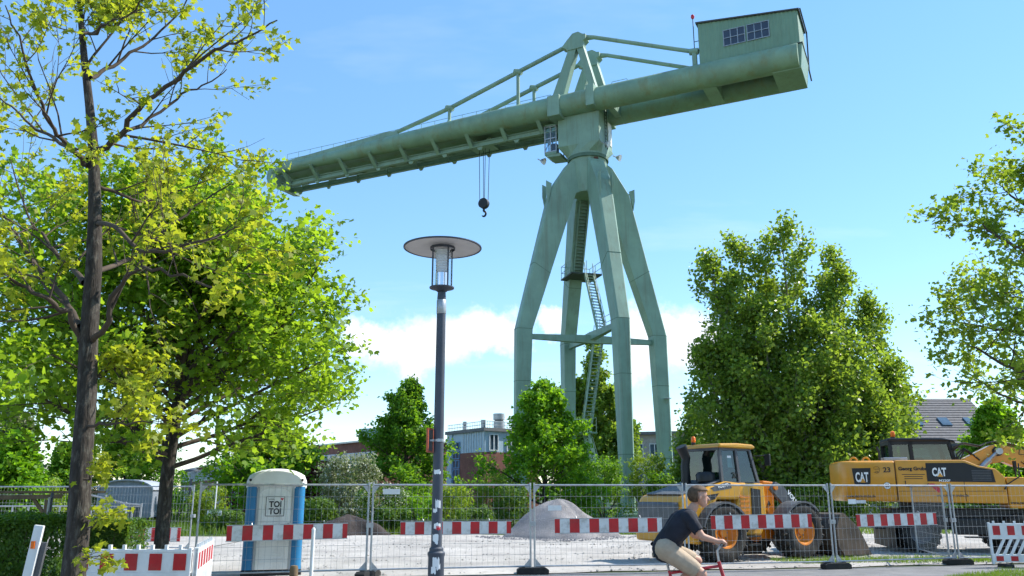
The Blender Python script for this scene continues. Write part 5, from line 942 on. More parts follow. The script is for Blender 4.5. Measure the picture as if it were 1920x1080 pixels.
m = MB(); P(m, [(2.2, 1.35), (2.32, 1.35), (2.26, 1.46)], -.375, -.362); m.build('warning_triangle', 'ink', lo)

# excavator: local x to the right, y away from the camera, near side y = 0
ex = thing('wheeled_excavator', 'yellow wheeled excavator with black cab and raised boom behind the fence', 'excavator', (gx(1557, 25) + .35, 25.0, .03), R(-12))
CY, W_ = 'cat_yellow', 2.45
m = MB(); rings = []
def plan(x0, x1, y0, y1, r0, r1, n=6):
    pts = []
    for cx_, cy_, rr, a0 in ((x0 + r0, y0 + r0, r0, math.pi), (x1 - r1, y0 + r1, r1, 1.5 * math.pi), (x1 - r1, y1 - r1, r1, 0), (x0 + r0, y1 - r0, r0, .5 * math.pi)): pts += [(cx_ + rr * math.cos(a0 + k / n * math.pi / 2), cy_ + rr * math.sin(a0 + k / n * math.pi / 2)) for k in range(n + 1)]
    return pts
for z, i in ((1.42, .06), (1.5, .0), (2.46, 0), (2.54, .03), (2.58, .12)): rings.append([Vector((a, b, z)) for a, b in plan(i, 1.5, i, W_ - i, .42 - i * .5, .02)])
m.loft(rings); cwt = m.build('counterweight', CY, ex, sharp=50)
m = MB(); P(m, [(1.52, 1.40), (4.42, 1.36), (4.42, 2.1), (4.2, 2.33), (3.75, 2.42), (3.45, 2.56), (3.35, 2.585), (1.52, 2.585)], 0.005, 1.25); m.build('engine_cover', CY, ex, bevel=.05)
m = MB(); P(m, [(1.52, 1.38), (4.4, 1.36), (4.4, 1.95), (1.52, 2.4)], 1.26, W_); m.build('far_side_cover', CY, ex, bevel=.05)
m = MB(); P(m, [(4.44, 1.24), (5.42, 1.22), (5.42, 2.0), (5.3, 2.08), (4.44, 2.1)], .03, .95); m.build('front_box', CY, ex, bevel=.05)
m = MB(); P(m, [(2.35, 1.98), (4.15, 1.95), (4.1, 2.3), (3.75, 2.36), (3.4, 2.5), (2.35, 2.5)], -.006, .02); m.build('black_field', 'machine_black', ex)
m = MB(); P(m, [(2.35, 1.92), (2.52, 1.92), (2.72, 1.72), (2.62, 1.66)], -.007, .01); m.build('red_stripe', 'red_ink', ex)
for x, z0, z1 in ((1.505, 1.44, 2.56), (2.9, 1.42, 1.9), (3.32, 1.42, 2.5)): m = MB(); m.bx(x - .007, x + .007, -.004, .01, z0, z1); m.build('panel_gap', 'ink', ex)
m = MB(); m.bx(1.55, 4.38, -.004, .01, 1.70, 1.712); m.build('panel_gap', 'ink', ex)
for k in range(7): m = MB(); z = 2.0 + k * .045; m.bx(3.55, 4.05, -.01, .01, z, z + .02); m.build('grille_slat', 'machine_grey', ex)
m = MB(); m.tube([(1.75, -.02, 2.0), (1.75, -.05, 1.84), (2.3, -.05, 1.84), (2.36, -.02, 1.92)], .014, 6); m.build('grab_rail', 'machine_black', ex)
m = MB(); m.tube([(4.35, -.02, 1.75), (4.4, -.06, 1.88), (4.75, -.06, 2.1), (4.78, -.06, 2.48)], .018, 6); m.build('grab_rail', 'machine_black', ex)
for x in (.5, .85):
    m = MB(); m.tube([Vector((x + .1 * math.cos(a), .6, 2.58 + .11 * math.sin(a))) for a in np.linspace(-.2, 3.34, 10)], .03, 8); m.build('lifting_eye', CY, cwt)
m = MB(); m.bx(1.3, 1.95, .3, 1.0, 2.58, 2.68); m.build('hood_box', 'galv', ex, bevel=.02); m = MB(); m.tube([(1.2, .4, 2.55), (1.2, .4, 2.85), (1.15, .4, 3.0)], .035, 8); m.build('exhaust_pipe', 'machine_black', ex)
# cab at the far side
x0, x1, y0, y1, z0, z1 = 1.72, 3.5, 1.3, 2.4, 1.8, 3.2; m = MB()
for y in (y0, y1):
    for pts in (((x0, y, z0), (x0, y, z1)), ((x0 + .62, y, z0), (x0 + .58, y, z1)), ((x1 + .15, y, z0), (x1 - .1, y, z1 - .05)), ((x0, y, 2.5), (x1 + .05, y, 2.5)), ((x0, y, z1 - .05), (x1 - .1, y, z1 - .05))): m.beam(*pts, .1, .1, up=(0, 1, 0))
for x in (x0, x1 - .08): m.beam((x, y0, z1 - .05), (x, y1, z1 - .05), .1, .1)
m.bx(x0, x1 + .12, y0 + .01, y1 - .01, z0, 2.46); cabx = m.build('cab_frame', 'machine_black', ex)
m = MB(); P(m, [(x0 - .08, z1), (x1 - .05, z1 - .02), (x1 + .08, z1 - .08), (x1 + .05, z1 + .02), (x1 - .3, z1 + .08), (x0 - .05, z1 + .1)], y0 - .08, y1 + .05); m.build('cab_roof', 'machine_black', ex, bevel=.03)
for y in (y0 + .01, y1 - .01): pane('side_window', [(x0 + .05, y, 2.53), (x0 + .56, y, 2.53), (x0 + .54, y, 3.13), (x0 + .05, y, 3.13)], cabx); pane('side_window', [(x0 + .66, y, 2.53), (x1 + .02, y, 2.53), (x1 - .12, y, 3.13), (x0 + .64, y, 3.13)], cabx)
pane('rear_window', [(x0 + .02, y0, 2.53), (x0 + .02, y1, 2.53), (x0 + .02, y1, 3.13), (x0 + .02, y0, 3.13)], cabx); pane('windscreen', [(x1 + .05, y0, 2.5), (x1 + .05, y1, 2.5), (x1 - .1, y1, 3.13), (x1 - .1, y0, 3.13)], cabx)
m = MB(); m.box((2.5, 1.85, 2.6), (.5, .5, .2)); m.box((2.25, 1.85, 2.85), (.15, .5, .5)); m.build('seat', 'machine_grey', cabx, bevel=.04)
m = MB(); m.lathe([(0, 0), (.07, 0), (.07, .05), (0, .05)], 12, Matrix.Translation((1.9, 1.6, z1 + .1))); bb = m.build('beacon_base', 'machine_black', ex); m = MB(); m.lathe([(.06, .05), (.075, .09), (.065, .2), (.03, .23), (0, .235)], 14, Matrix.Translation((1.9, 1.6, z1 + .1))); m.build('beacon_lens', 'amber', bb)
# boom
bp = [(3.5, 2.45), (3.7, 2.66), (4.45, 3.03), (4.7, 3.08), (5.05, 2.98), (7.6, 2.35), (7.75, 2.1), (7.5, 1.98), (5.6, 2.36), (5.05, 2.42), (4.75, 2.56), (4.2, 2.45), (3.85, 2.2)]
m = MB(); P(m, bp, 1.0, 1.38); boom = m.build('boom', CY, ex, bevel=.025)
m = MB(); P(m, [(7.45, 2.4), (7.75, 2.5), (8.1, 2.2), (8.2, .9), (8.05, .85), (7.7, 1.6)], 1.05, 1.33); m.build('dipper_arm', CY, ex, bevel=.025)
m = MB(); P(m, [(8.3, .95), (7.9, .95), (7.6, .6), (7.55, .2), (7.8, .03), (8.2, .12), (7.95, .2), (7.8, .4), (7.9, .65)], .7, 1.7); m.build('digging_bucket', 'bucket', ex)
m = MB(); m.tube([(4.0, .9, 2.3), (4.35, .9, 2.62)], .085, 12); m.tube([(4.32, .9, 2.6), (4.62, .9, 2.86)], .05, 10); m.tube([(4.62, .8, 2.86), (4.62, 1.5, 2.86)], .1, 12); m.build('boom_cylinder', 'steel', ex)
m = MB(); m.tube([(4.62, .96, 2.86), (4.62, 1.0, 2.86)], .14, 16); m.build('boom_pin', 'machine_black', boom)
for k in range(4):
    y = 1.06 + k * .08; m = MB(); m.tube([(3.45, y, 3.0 - .05 * k), (3.75, y, 3.12), (4.2, y, 3.02), (4.45, y, 3.12), (4.72, y, 3.16), (5.1, y, 3.06), (6.2, y, 2.8), (7.4, y, 2.5)], .025, 6); m.build('hydraulic_hose', 'machine_black', boom)
for k in range(3): m = MB(); y = .95 + .1 * k; m.tube([(3.45, y, 2.3), (3.55, y, 2.6 + .1 * k), (3.75, y, 2.95), (3.95, y, 2.75), (4.1, y, 2.6)], .022, 6); m.build('hydraulic_hose', 'machine_black', ex)
m = MB(); m.tube([(4.9, .6, 2.1), (4.9, .6, 2.5)], .02, 6); m.box((4.9, .6, 2.42), (.06, .14, .28)); m.build('mirror', 'machine_black', ex); m = MB(); m.box((6.25, .2, 3.05), (.05, .3, .35)); m.tube([(5.6, .4, 2.0), (6.2, .25, 2.9)], .015, 6); m.build('mirror', 'machine_black', ex)
# undercarriage
m = MB(); m.bx(.9, 5.6, .55, 1.95, .62, 1.0); m.tube([(2.4, 1.2, 1.0), (2.4, 1.2, 1.42)], .62, 24); m.bx(1.4, 5.0, .4, 2.1, 1.0, 1.2); uc = m.build('undercarriage', 'machine_black', ex, bevel=.03)
for x in (2.05, 4.75):
    for y, s in ((.22, -1), (.62, -1), (1.85, 1), (2.25, 1)): wheel(ex, (x, y, .54), .52, .3, .3, 'machine_grey', 18, s, .035)
m = MB(); m.bx(1.2, 1.36, .1, 2.35, .12, .72); m.build('dozer_blade', 'bucket', ex); m = MB(); m.bx(3.0, 3.9, .1, .5, .5, .95); m.build('tool_box', 'machine_black', ex, bevel=.03); m = MB(); m.bx(3.2, 3.7, -.05, .2, .42, .46); m.build('step', 'machine_black', ex)
# lettering
def cat_logo(x, z, w, h, parent):
    text('lettering', 'CAT', h, 'white_ink', parent, NY(x, z, -.012), w, .012); m = MB(); P(m, [(x + w * .34, z - .01), (x + w * .74, z - .01), (x + w * .54, z + h * .33)], -.018, -.014); m.build('logo_triangle', CY, parent)
m = MB(); P(m, [(.32, 2.36), (.84, 2.37), (.8, 1.92), (.72, 1.88), (.42, 1.88), (.36, 1.92)], -.008, .02); lp = m.build('logo_field', 'machine_black', ex); cat_logo(.4, 1.96, .36, .38, lp); cat_logo(2.5, 2.12, .38, .32, ex)
text('lettering', '23', .2, 'ink', ex, NY(1.18, 2.24, -.004), .2, .004); text('lettering', 'Georg Grube', .14, 'ink', ex, NY(1.6, 2.26, -.004), .78, .005)
for k, (w_, o_) in enumerate(((.62, .08), (.5, .14), (.5, .14))): m = MB(); z = 2.17 - k * .06; m.bx(1.6 + o_, 1.6 + o_ + w_, -.001, .006, z, z + .018); m.build('small_print', 'ink', ex)
text('lettering', 'www.georg-grube.de', .115, 'ink', ex, NY(.1, 1.5, -.004), .8, .002); text('lettering', 'www.georg-grube.de', .1, 'ink', ex, NY(2.55, 1.53, -.004), .85, .002); text('lettering', 'www.georg-grube.de', .1, 'ink', ex, NY(4.46, 1.33, .021), .85, .002)
text('lettering', 'M320F', .09, 'white_ink', ex, NY(2.66, 1.97, -.012), .3, .002); text('lettering', 'Georg Grube', .26, 'ink', ex, face_M((5.62, .985, 2.5), (1, 0, -.24), (.24, 0, 1)), 1.3, .01)
def emblem(x, y, z, s):
    m = MB(); c = lambda a, b: (x + a * s, y, z + b * s)
    m.tube([c(.5 * math.cos(t), -.1 + .55 * math.sin(t)) for t in np.linspace(-2.6, .3, 12)], .012 * s * 2, 5); m.tube([c(-.5, .1), c(-.42, .42), c(-.1, .6), c(.3, .52), (x + .5 * s, y, z + .2 * s), c(.62, .14), c(-.05, .08), c(-.5, .1)], .02 * s, 5)
    for pts in ((c(-.2, -.02), c(0, -.05)), (c(.15, -.05), c(.35, -.02)), (c(-.25, -.38), c(0, -.3), c(.25, -.38)), (c(-.3, -.5), c(0, -.55), c(.3, -.45))): m.tube(pts, .022 * s, 5)
    m.build('emblem', 'ink', ex)
emblem(1.0, -.004, 2.32, .16); emblem(5.4, .985, 2.72, .42); emblem(4.95, .018, 1.72, .19)
speed_plate(ex, 1.25, 1.86, -.002, .1); m = MB(); m.bx(.35, .62, -.02, -.004, 1.36, 1.45); m.build('number_plate', 'white_paint', ex)
# ------------------------------------------------------------------ cyclist
mat('skin', (.50, .28, .20), .55, var=.06, spec=.3); mat('hair', (.10, .06, .035), .8, var=.3, vscale=20); mat('shirt', (.014, .016, .026), .85, var=.2, vscale=9, bump=.3, bscale=14); mat('shorts', (.42, .33, .24), .85, var=.1, vscale=8, bump=.25, bscale=18); mat('bike_red', (.42, .015, .03), .3, coat=.4); mat('eye', (.02, .015, .012), .2); mat('shoe', (.5, .5, .5), .6); mat('cap', (.45, .16, .17), .85)
YC_ = 10.1; bx0 = gx(1265, YC_) + .05
bike = thing('bicycle', 'bicycle with red frame under the rider, passing before the fence', 'bicycle', (bx0, YC_, .02)); RW = .345; BBz = .29
for x, nm in ((-.45, 'rear_wheel'), (.62, 'front_wheel')):
    M = Matrix.Translation((x, 0, RW)) @ Matrix.Rotation(math.pi / 2, 4, 'X'); m = MB(); m.lathe([(RW + .018 * math.cos(t) - .018, .018 * math.sin(t)) for t in np.linspace(0, 2 * math.pi, 9)[:-1]], 48, M, closed=True); w = m.build(nm, 'rubber', bike); m = MB(); m.lathe([(RW - .05, -.011), (RW - .03, -.011), (RW - .03, .011), (RW - .05, .011)], 48, M, closed=True); m.tube([(x, -.05, RW), (x, .05, RW)], .02, 10)
    for k in range(28): a = k * 2 * math.pi / 28; m.tube([(x, (-1) ** k * .03, RW), (x + (RW - .04) * math.cos(a), 0, RW + (RW - .04) * math.sin(a))], .0016, 3, cap=False)
    m.build('rim_and_spokes', 'steel', w)
m = MB(); st_, hd_, bb_, ax = (-.16, 0, .83), (.44, 0, .88), (0, 0, BBz), (-.45, 0, RW)
for a, b, r in ((bb_, st_, .017), (bb_, (.47, 0, .76), .02), ((-.155, 0, .8), hd_, .017), ((.425, 0, .93), (.475, 0, .74), .022)): m.tube([a, b], r, 10)
for s in (-1, 1): m.tube([bb_, (-.45, s * .06, RW)], .01, 8); m.tube([(-.15, 0, .78), (-.45, s * .06, RW)], .009, 8)
m.build('frame', 'bike_red', bike); m = MB(); m.tube([(.475, 0, .74), (.5, 0, .66)], .02, 8)
for s in (-1, 1): m.tube([(.49, s * .05, .7), (.55, s * .05, .5), (.62, s * .05, RW)], .012, 8)
m.build('fork', 'bike_red', bike)
m = MB(); m.tube([st_, (-.19, 0, .97)], .014, 8); m.build('seat_post', 'steel', bike); m = MB(); m.loft([[Vector((x, w_ * math.cos(t), z + .03 * math.sin(t))) for t in np.linspace(0, 6.283, 13)[:-1]] for x, w_, z in ((-.34, .06, 1.0), (-.3, .085, 1.0), (-.2, .07, .99), (-.1, .03, .985), (-.04, .018, .975))]); m.build('saddle', 'machine_black', bike)
HZ = 1.13; m = MB(); m.tube([(.425, 0, .93), (.415, 0, 1.05), (.46, 0, 1.1)], .015, 8); m.tube([(.40, -.29, HZ), (.44, -.2, HZ), (.47, -.06, 1.1), (.47, .06, 1.1), (.44, .2, HZ), (.40, .29, HZ)], .0125, 8); m.build('handlebar', 'steel', bike)
for s in (-1, 1): m = MB(); m.tube([(.405, s * .2, HZ), (.36, s * .31, HZ)] if False else [(.44, s * .2, HZ), (.40, s * .29, HZ)], .017, 10); m.build('grip', 'rubber', bike)
m = MB(); m.lathe([(.0, -.008), (.09, -.006), (.095, 0), (.09, .006), (0, .008)], 24, Matrix.Translation((0, -.06, BBz)) @ Matrix.Rotation(math.pi / 2, 4, 'X'))
for s, dx in ((-1, .13), (1, -.13)): m.tube([(0, s * .075, BBz), (dx, s * .085, BBz - .11 * (1 if s < 0 else -1))], .011, 6); m.box((dx, s * .13, BBz - .11 * (1 if s < 0 else -1)), (.09, .09, .02))
m.build('crankset', 'black_steel', bike)
m = MB(); m.bx(-.68, -.36, -.13, .13, .72, .74); m.tube([(-.6, 0, .73), (-.45, 0, RW)], .008, 6); rack = m.build('luggage_rack', 'steel', bike); m = MB(); m.box((-.7, 0, .7), (.03, .09, .05)); m.build('rear_light', 'red_ink', bike)
# rider: tapered limbs fused by a voxel remesh into one surface
def rider():
    t = thing('person', 'cyclist in black top and beige shorts leaning over the handlebar', 'person', (bx0, YC_, .02)); m = MB(); seg = []
    def cap(a, b, ra, rb, lab, n=12):
        a, b = Vector(a), Vector(b); d = (b - a).normalized(); pts = []; rr = []
        for k in (-1., -.85, -.5): pts.append(a + d * ra * k); rr.append(ra * math.sqrt(max(.02, 1 - k * k)))
        pts += [a, a.lerp(b, .5), b]; rr += [ra, (ra + rb) / 2 * 1.03, rb]
        for k in (.5, .85, 1.): pts.append(b + d * rb * k); rr.append(rb * math.sqrt(max(.02, 1 - k * k)))
        m.tube(pts, rr, n); seg.append((a, b, (ra + rb) / 2, lab))
    hip, waist, chest, neck = (-.19, 0, 1.07), (-.1, 0, 1.22), (.05, 0, 1.38), (.15, 0, 1.49); head = Vector((.235, 0, 1.655))
    cap((-.19, -.08, 1.07), (-.19, .08, 1.07), .115, .115, 'shorts'); cap(hip, waist, .14, .125, 'shirt'); cap((-.1, -.05, 1.22), (.02, -.07, 1.37), .11, .125, 'shirt'); cap((-.1, .05, 1.22), (.02, .07, 1.37), .11, .125, 'shirt'); cap((.07, -.14, 1.41), (.07, .14, 1.41), .095, .095, 'shirt'); cap((.09, 0, 1.44), (.17, 0, 1.55), .062, .056, 'skin')
    cap(head + Vector((-.025, 0, .03)), head + Vector((.01, 0, .03)), .092, .088, 'skin'); cap(head + Vector((.03, 0, -.03)), head + Vector((.05, 0, -.07)), .068, .048, 'skin'); cap(head + Vector((.095, 0, 0)), head + Vector((.115, 0, -.028)), .012, .017, 'skin', 8)
    for s in (-1, 1):
        cap(head + Vector((-.005, s * .09, .015)), head + Vector((-.01, s * .095, -.02)), .014, .011, 'skin', 8)
        sh, el, wr = (.07, s * .185, 1.41), (.2, s * .245, 1.215), (.375, s * .245, 1.165); cap(sh, Vector(sh).lerp(Vector(el), .55), .06, .05, 'shirt'); cap(Vector(sh).lerp(Vector(el), .5), el, .047, .04, 'skin'); cap(el, wr, .042, .027, 'skin'); cap(wr, (.425, s * .245, 1.16), .03, .034, 'skin'); cap((.42, s * .225, 1.16), (.42, s * .265, 1.16), .028, .028, 'skin')
        for k in range(4):
            y = s * (.212 + .022 * k); l = (.95, 1.05, 1.0, .82)[k]; cap((.43, y, 1.165), (.43 + .036 * l, y, 1.15), .0105, .01, 'skin', 8); cap((.43 + .036 * l, y, 1.15), (.43 + .03 * l, y, 1.117), .0098, .0092, 'skin', 8); cap((.43 + .03 * l, y, 1.117), (.43 - .002, y, 1.107), .009, .008, 'skin', 8)
        cap((.41, s * .212, 1.15), (.425, s * .195, 1.128), .0125, .011, 'skin', 8); cap((.425, s * .195, 1.128), (.445, s * .2, 1.112), .011, .009, 'skin', 8)
        hp, kn = (-.18, s * .09, 1.05), (.2, s * .11, .80 if s < 0 else .93); an = (.05, s * .11, .36) if s < 0 else (-.12, s * .11, .55); mid = Vector(hp).lerp(Vector(kn), .72); cap(hp, mid, .1, .078, 'shorts'); cap(mid, kn, .07, .058, 'skin'); cap(kn, Vector(kn).lerp(Vector(an), .35), .057, .056, 'skin'); cap(Vector(kn).lerp(Vector(an), .35), an, .055, .036, 'skin'); a = Vector(an); cap(a + Vector((-.03, 0, -.05)), a + Vector((.15, 0, -.07)), .038, .032, 'shoe')
    o = m.build('body_raw', 'skin'); r = o.modifiers.new('r', 'REMESH'); r.mode = 'VOXEL'; r.voxel_size = .0085; sm = o.modifiers.new('s', 'SMOOTH'); sm.factor = .5; sm.iterations = 3; dc = o.modifiers.new('d', 'DECIMATE'); dc.ratio = .4
    me = bpy.data.meshes.new_from_object(o.evaluated_get(bpy.context.evaluated_depsgraph_get())); bpy.data.objects.remove(o, do_unlink=True); me.name = 'body'
    body = bpy.data.objects.new('body', me); COL.objects.link(body); body.parent = t; me.materials.clear(); me.materials.append(MATS['skin']); me.polygons.foreach_set('use_smooth', [True] * len(me.polygons))
    C = np.array([p.center for p in me.polygons]); best = np.full(len(C), 1e9); lab = np.zeros(len(C), int); names = ['skin', 'shirt', 'shorts', 'shoe', 'hair']
    for a, b, rr, l in seg:
        a, b = np.array(a), np.array(b); d = b - a; tt = np.clip(((C - a) @ d) / (d @ d + 1e-9), 0, 1); dist = np.linalg.norm(C - a - tt[:, None] * d, axis=1) - rr; k = dist < best; best[k] = dist[k]; lab[k] = names.index(l)
    hc = np.array(head) + (0, 0, .03); rel = C - hc; lab[(np.linalg.norm(rel, axis=1) < .14) & ((rel[:, 2] > .035) | ((rel[:, 0] < -.03) & (rel[:, 2] > -.07)))] = 4
    Vc = np.array([v.co for v in me.vertices]); Vn = np.array([v.normal for v in me.vertices])
    for li, nm, off, mt in ((1, 'top', .011, 'shirt'), (2, 'shorts', .012, 'shorts'), (3, 'shoe', .006, 'shoe'), (4, 'hair', .014, 'hair')):
        ids = [i for i in range(len(C)) if lab[i] == li]; used = sorted({v for i in ids for v in me.polygons[i].vertices}); mp = {v: k for k, v in enumerate(used)}
        q = bpy.data.meshes.new(nm); q.from_pydata((Vc[used] + Vn[used] * off).tolist(), [], [[mp[v] for v in me.polygons[i].vertices] for i in ids]); q.materials.append(MATS[mt]); q.polygons.foreach_set('use_smooth', [True] * len(q.polygons))
        c = bpy.data.objects.new(nm, q); COL.objects.link(c); c.parent = t; sd_ = c.modifiers.new('hem', 'SOLIDIFY'); sd_.thickness = .008; sd_.offset = 1
    for s in (-1, 1): e = MB(); e.lathe([(0, -.011), (.008, -.008), (.011, 0), (.008, .008), (0, .011)], 10, Matrix.Translation(head + Vector((.083, s * .032, .022)))); e.build('eye', 'eye', t)
    e = MB(); e.tube([head + Vector((.098, -.022, -.058)), head + Vector((.104, 0, -.06)), head + Vector((.098, .022, -.058))], .005, 6); e.build('mouth', 'cap', t)
rider()

# ------------------------------------------------------------------ buildings
def wall_windows(root, A, Bp, rows, wname='window', frame='frame_white', depth=.12):
    """windows on the wall A->B (plan points): rows of (z0, z1, [(s0, s1)...]) with frame, mullion and pane"""
    A, Bp = Vector((*A, 0)), Vector((*Bp, 0)); d = (Bp - A).normalized(); n = Vector((d.y, -d.x, 0))
    for z0, z1, spans in rows:
        for s0, s1 in spans:
            m = MB(); f = .09; c = A + d * ((s0 + s1) / 2) + n * .05; az = math.atan2(d.y, d.x)
            for zz in (z0 + f / 2, z1 - f / 2): m.box(c + Vector((0, 0, zz)), (s1 - s0, .1, f), az)
            for ss in (s0 + f / 2, (s0 + s1) / 2, s1 - f / 2): m.box(A + d * ss + n * .05 + Vector((0, 0, (z0 + z1) / 2)), (f, .1, z1 - z0 - 2 * f), az)
            w = m.build(wname, frame, root); g_ = MB(); a, b = A + d * (s0 + f) + n * .03, A + d * (s1 - f) + n * .03; g_.add([a + Vector((0, 0, z0 + f)), b + Vector((0, 0, z0 + f)), b + Vector((0, 0, z1 - f)), a + Vector((0, 0, z1 - f))], [(0, 1, 2, 3)]); g_.build('pane', 'pane', w)
def block(root, name, pts, z0, z1, m): q = MB(); q.prism(pts, (0, 0, 0), (1, 0, 0), (0, 1, 0), (0, 0, 1), z0, z1); return q.build(name, m, root)
# panelled corner building in the middle
bl = thing('brick_building', 'brick corner building with pale blue upper storey and rooftop flues', 'building', (0, 0, 0)); c0 = Vector((gx(908, 80), 80)); c1 = Vector((gx(838, 86), 86)); c2 = Vector((gx(1010, 84), 84)); c3 = c1 + (c2 - c0); zr = at(908, 808, 80).z; zm = at(908, 847, 80).z
block(bl, 'wall', [c0, c2, c3, c1], 0, zm, 'brick'); k = lambda p, q, f, o: p.lerp(q, f); ctr = (c0 + c3) / 2; sc = lambda p, f: ctr + (p - ctr) * f
block(bl, 'upper_storey', [sc(p, .992) for p in (c0, c2, c3, c1)], zm + .002, zr, 'panel_blue'); block(bl, 'roof_slab', [sc(p, 1.07) for p in (c0, c2, c3, c1)], zr + .002, zr + .32, 'roof_grey'); 
m = MB()
for p, q in ((c1, c0), (c0, c2)):
    p, q = sc(p, 1.0), sc(q, 1.0); nn = 22
    for i in range(nn + 1): a = p.lerp(q, i / nn); m.tube([(*a, zr + .32), (*a, zr + .95)], .025, 4)
    for zz_ in (.62, .95): m.tube([(*p, zr + zz_), (*q, zr + zz_)], .035, 4)
m.build('roof_railing', 'zinc', bl)
for px, w_, h_, Yc in ((870, .2, .9, 84), (905, .24, 1.0, 83), (935, .55, 1.6, 83), (966, .4, 1.5, 85)):
    x = gx(px, Yc); m = MB(); m.tube([(x, Yc, zr + .3), (x, Yc, zr + .3 + h_ * .55)], w_, 14); m.tube([(x, Yc, zr + .3 + h_ * .62), (x, Yc, zr + .3 + h_)], w_ * 1.06, 14); f_ = m.build('flue', 'zinc', bl); m = MB(); m.tube([(x, Yc, zr + .3 + h_ * .5), (x, Yc, zr + .3 + h_ * .7)], w_ * .8, 14); m.build('flue_louvre', 'ink', f_)
d01 = (c1 - c0); L01 = d01.length; nL = Vector((-d01.y, d01.x)).normalized(); nL = -nL if nL.y > 0 else nL
m = MB(); az = math.atan2(d01.y, d01.x); sA, sB = L01 * .64, L01 * .85
for s0, s1, mt in ((L01 * .86, L01 * 1.0, 'panel_blue'),): q = MB(); cc_ = c0 + d01.normalized() * ((s0 + s1) / 2) + nL * .05; q.box((*cc_, zr * .5), (s1 - s0, .1, zr - .02), az); q.build('wall_panel', mt, bl)
wall_windows(bl, tuple(c1), tuple(c0), [(z, z + .82, [(L01 * .16, L01 * .35)]) for z in np.arange(.3, zr - .9, .9)], frame='frame_blue')
for i in range(9): s0 = L01 * (.02 + .60 * i / 9); cc_ = c0 + d01.normalized() * s0 + nL * .02; q = MB(); q.box((*cc_, (zm + zr) / 2), (.05, .05, zr - zm - .05), az); q.build('panel_rib', 'frame_white', bl)
L02 = (c2 - c0).length; wall_windows(bl, tuple(c0), tuple(c2), [(zm + .12, zr - .25, [(.5, 1.6), (2.6, 3.7)]), (zm - 3.0, zm - 1.6, [(2.6, 3.7)])])
# long brick building, two stretches
def long_building(label, pxr, Yr, pyr, pxl, Yl, floors, parapet, seed):
    root = thing('brick_building', label, 'building', (0, 0, 0)); a = Vector((gx(pxl, Yl), Yl)); b = Vector((gx(pxr, Yr), Yr)); d = (b - a).normalized(); n = Vector((-d.y, d.x)); H = at(pxr, pyr, Yr).z
    block(root, 'wall', [a, b, b + n * 14, a + n * 14], 0, H, 'brick'); block(root, 'roof_edge', [a - d * .3 - n * .3, b + d * .3 - n * .3, b + d * .3 + n * 14.3, a - d * .3 + n * 14.3], H + .002, H + .18, 'zinc'); L = (b - a).length; nw = int(L / 2.3); rows = []
    for f in range(floors): z1 = H - parapet - f * 2.9; rows.append((z1 - 1.55, z1, [(L * i / nw + .12, L * (i + 1) / nw - .12) for i in range(nw)]))
    wall_windows(root, tuple(a), tuple(b), rows)
    return root, a, b, n, H
r_, a_, b_, n_, H_ = long_building('long brick building with window bands left of the dark linden', 705, 88, 826, 560, 104, 2, 1.1, 1); block(r_, 'roof_plant_room', [b_ - Vector((2.2, -1)), b_ + n_ * .2, b_ + n_ * 5, b_ + n_ * 5 - Vector((2.4, 0))], H_ + .18, H_ + 1.3, 'panel_blue'); 
long_building('distant brick building with white window bands above the far street lamp', 445, 92, 862, 338, 150, 2, .35, 2)
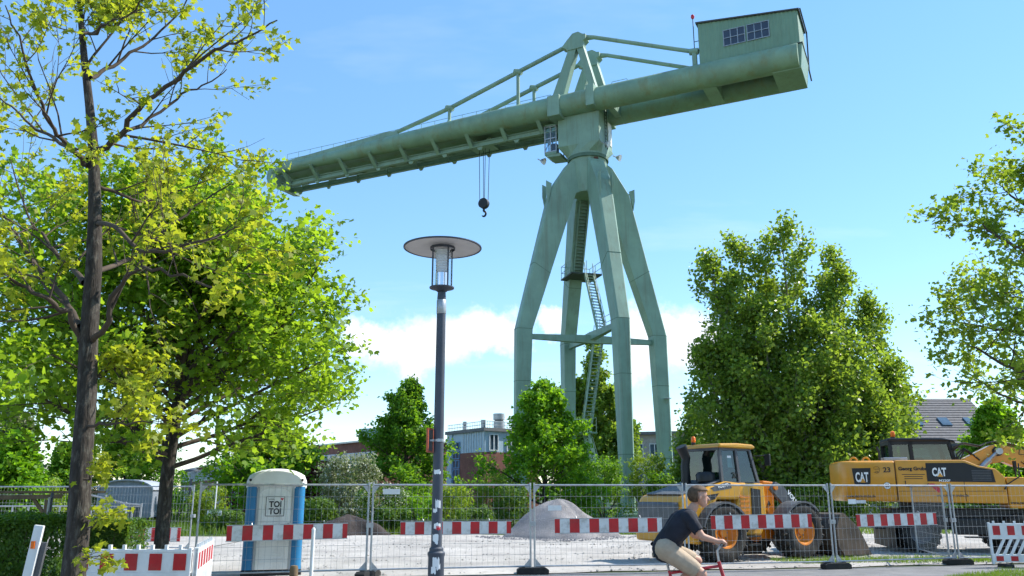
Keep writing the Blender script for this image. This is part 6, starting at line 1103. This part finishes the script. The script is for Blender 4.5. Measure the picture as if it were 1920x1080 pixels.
# grey rendered block behind the crane, tiled roof at the right
r3 = thing('rendered_building', 'pale grey rendered building behind the right crane legs', 'building', (0, 0, 0)); A3, B3 = (gx(1180, 98), 98.0), (gx(1300, 96), 96.0); z3 = at(1240, 815, 97).z; block(r3, 'wall', [A3, B3, (B3[0] + 1, 110), (A3[0], 110)], 0, z3, 'render_grey'); block(r3, 'roof', [(A3[0] - .4, 97.5), (B3[0] + .4, 95.5), (B3[0] + 1.4, 110.5), (A3[0] - .4, 110.5)], z3 + .002, z3 + .35, 'roof_grey'); wall_windows(r3, A3, B3, [(z3 - 2.6, z3 - 1.0, [(s, s + 1.2) for s in np.arange(.6, 6.2, 1.9)]), (z3 - 5.4, z3 - 3.8, [(s, s + 1.2) for s in np.arange(.6, 6.2, 1.9)])])
r4 = thing('tiled_roof_house', 'house with grey tiled roof and skylights behind the right-hand maple', 'house', (0, 0, 0)); Y4 = 66; xa, xb = gx(1700, Y4), gx(1905, Y4); ze, zri = at(1800, 832, Y4).z, at(1800, 748, Y4 + 5).z; block(r4, 'wall', [(xa + .3, Y4 + .4), (xb - .3, Y4 + .4), (xb - .3, Y4 + 9.6), (xa + .3, Y4 + 9.6)], 0, ze + .05, 'render_grey')
m = MB(); m.prism([(Y4 - .3, ze), (Y4 + 5, zri), (Y4 + 10.3, ze), (Y4 + 10.3, ze - .2), (Y4 + 5, zri - .22), (Y4 - .3, ze - .2)], (0, 0, 0), (0, 1, 0), (0, 0, 1), (1, 0, 0), xa, xb); roof4 = m.build('roof', 'roof_tile', r4)
sl4 = Vector((0, 5.3, zri - ze)); ln4 = sl4.length; nrm4 = Vector((0, -(zri - ze), 5.3)).normalized(); course = MB()
for i in range(18):
    p = Vector((xa, Y4 - .3, ze)) + sl4 * (i / 18.0); q_ = p + sl4 * (1 / 18.0); course.add([p + nrm4 * .05, p + nrm4 * .05 + Vector((xb - xa, 0, 0)), q_ + nrm4 * .01 + Vector((xb - xa, 0, 0)), q_ + nrm4 * .01, p, p + Vector((xb - xa, 0, 0))], [(0, 1, 2, 3), (4, 5, 1, 0)])
o = course.build('tile_courses', 'roof_tile', roof4); o['kind'] = 'stuff'
for f in (.28, .55, .8): m = MB(); c = Vector((xa + (xb - xa) * f, Y4 - .3, ze)) + sl4 * .45 + nrm4 * .08; m.box(c, (.8, 1.1, .1), M=Matrix.Rotation(math.atan2(zri - ze, 5.3), 3, 'X')); m.build('skylight', 'pane', roof4)
m = MB(); m.bx(xa + 2.5, xa + 3.2, Y4 + 4.6, Y4 + 5.4, zri - .4, zri + .9); m.build('chimney', 'brick', r4); wall_windows(r4, (xa + .3, Y4 + .4), (xb - .3, Y4 + .4), [(ze - 2.3, ze - .9, [(s, s + 1.3) for s in np.arange(.8, xb - xa - 2, 2.4)])])
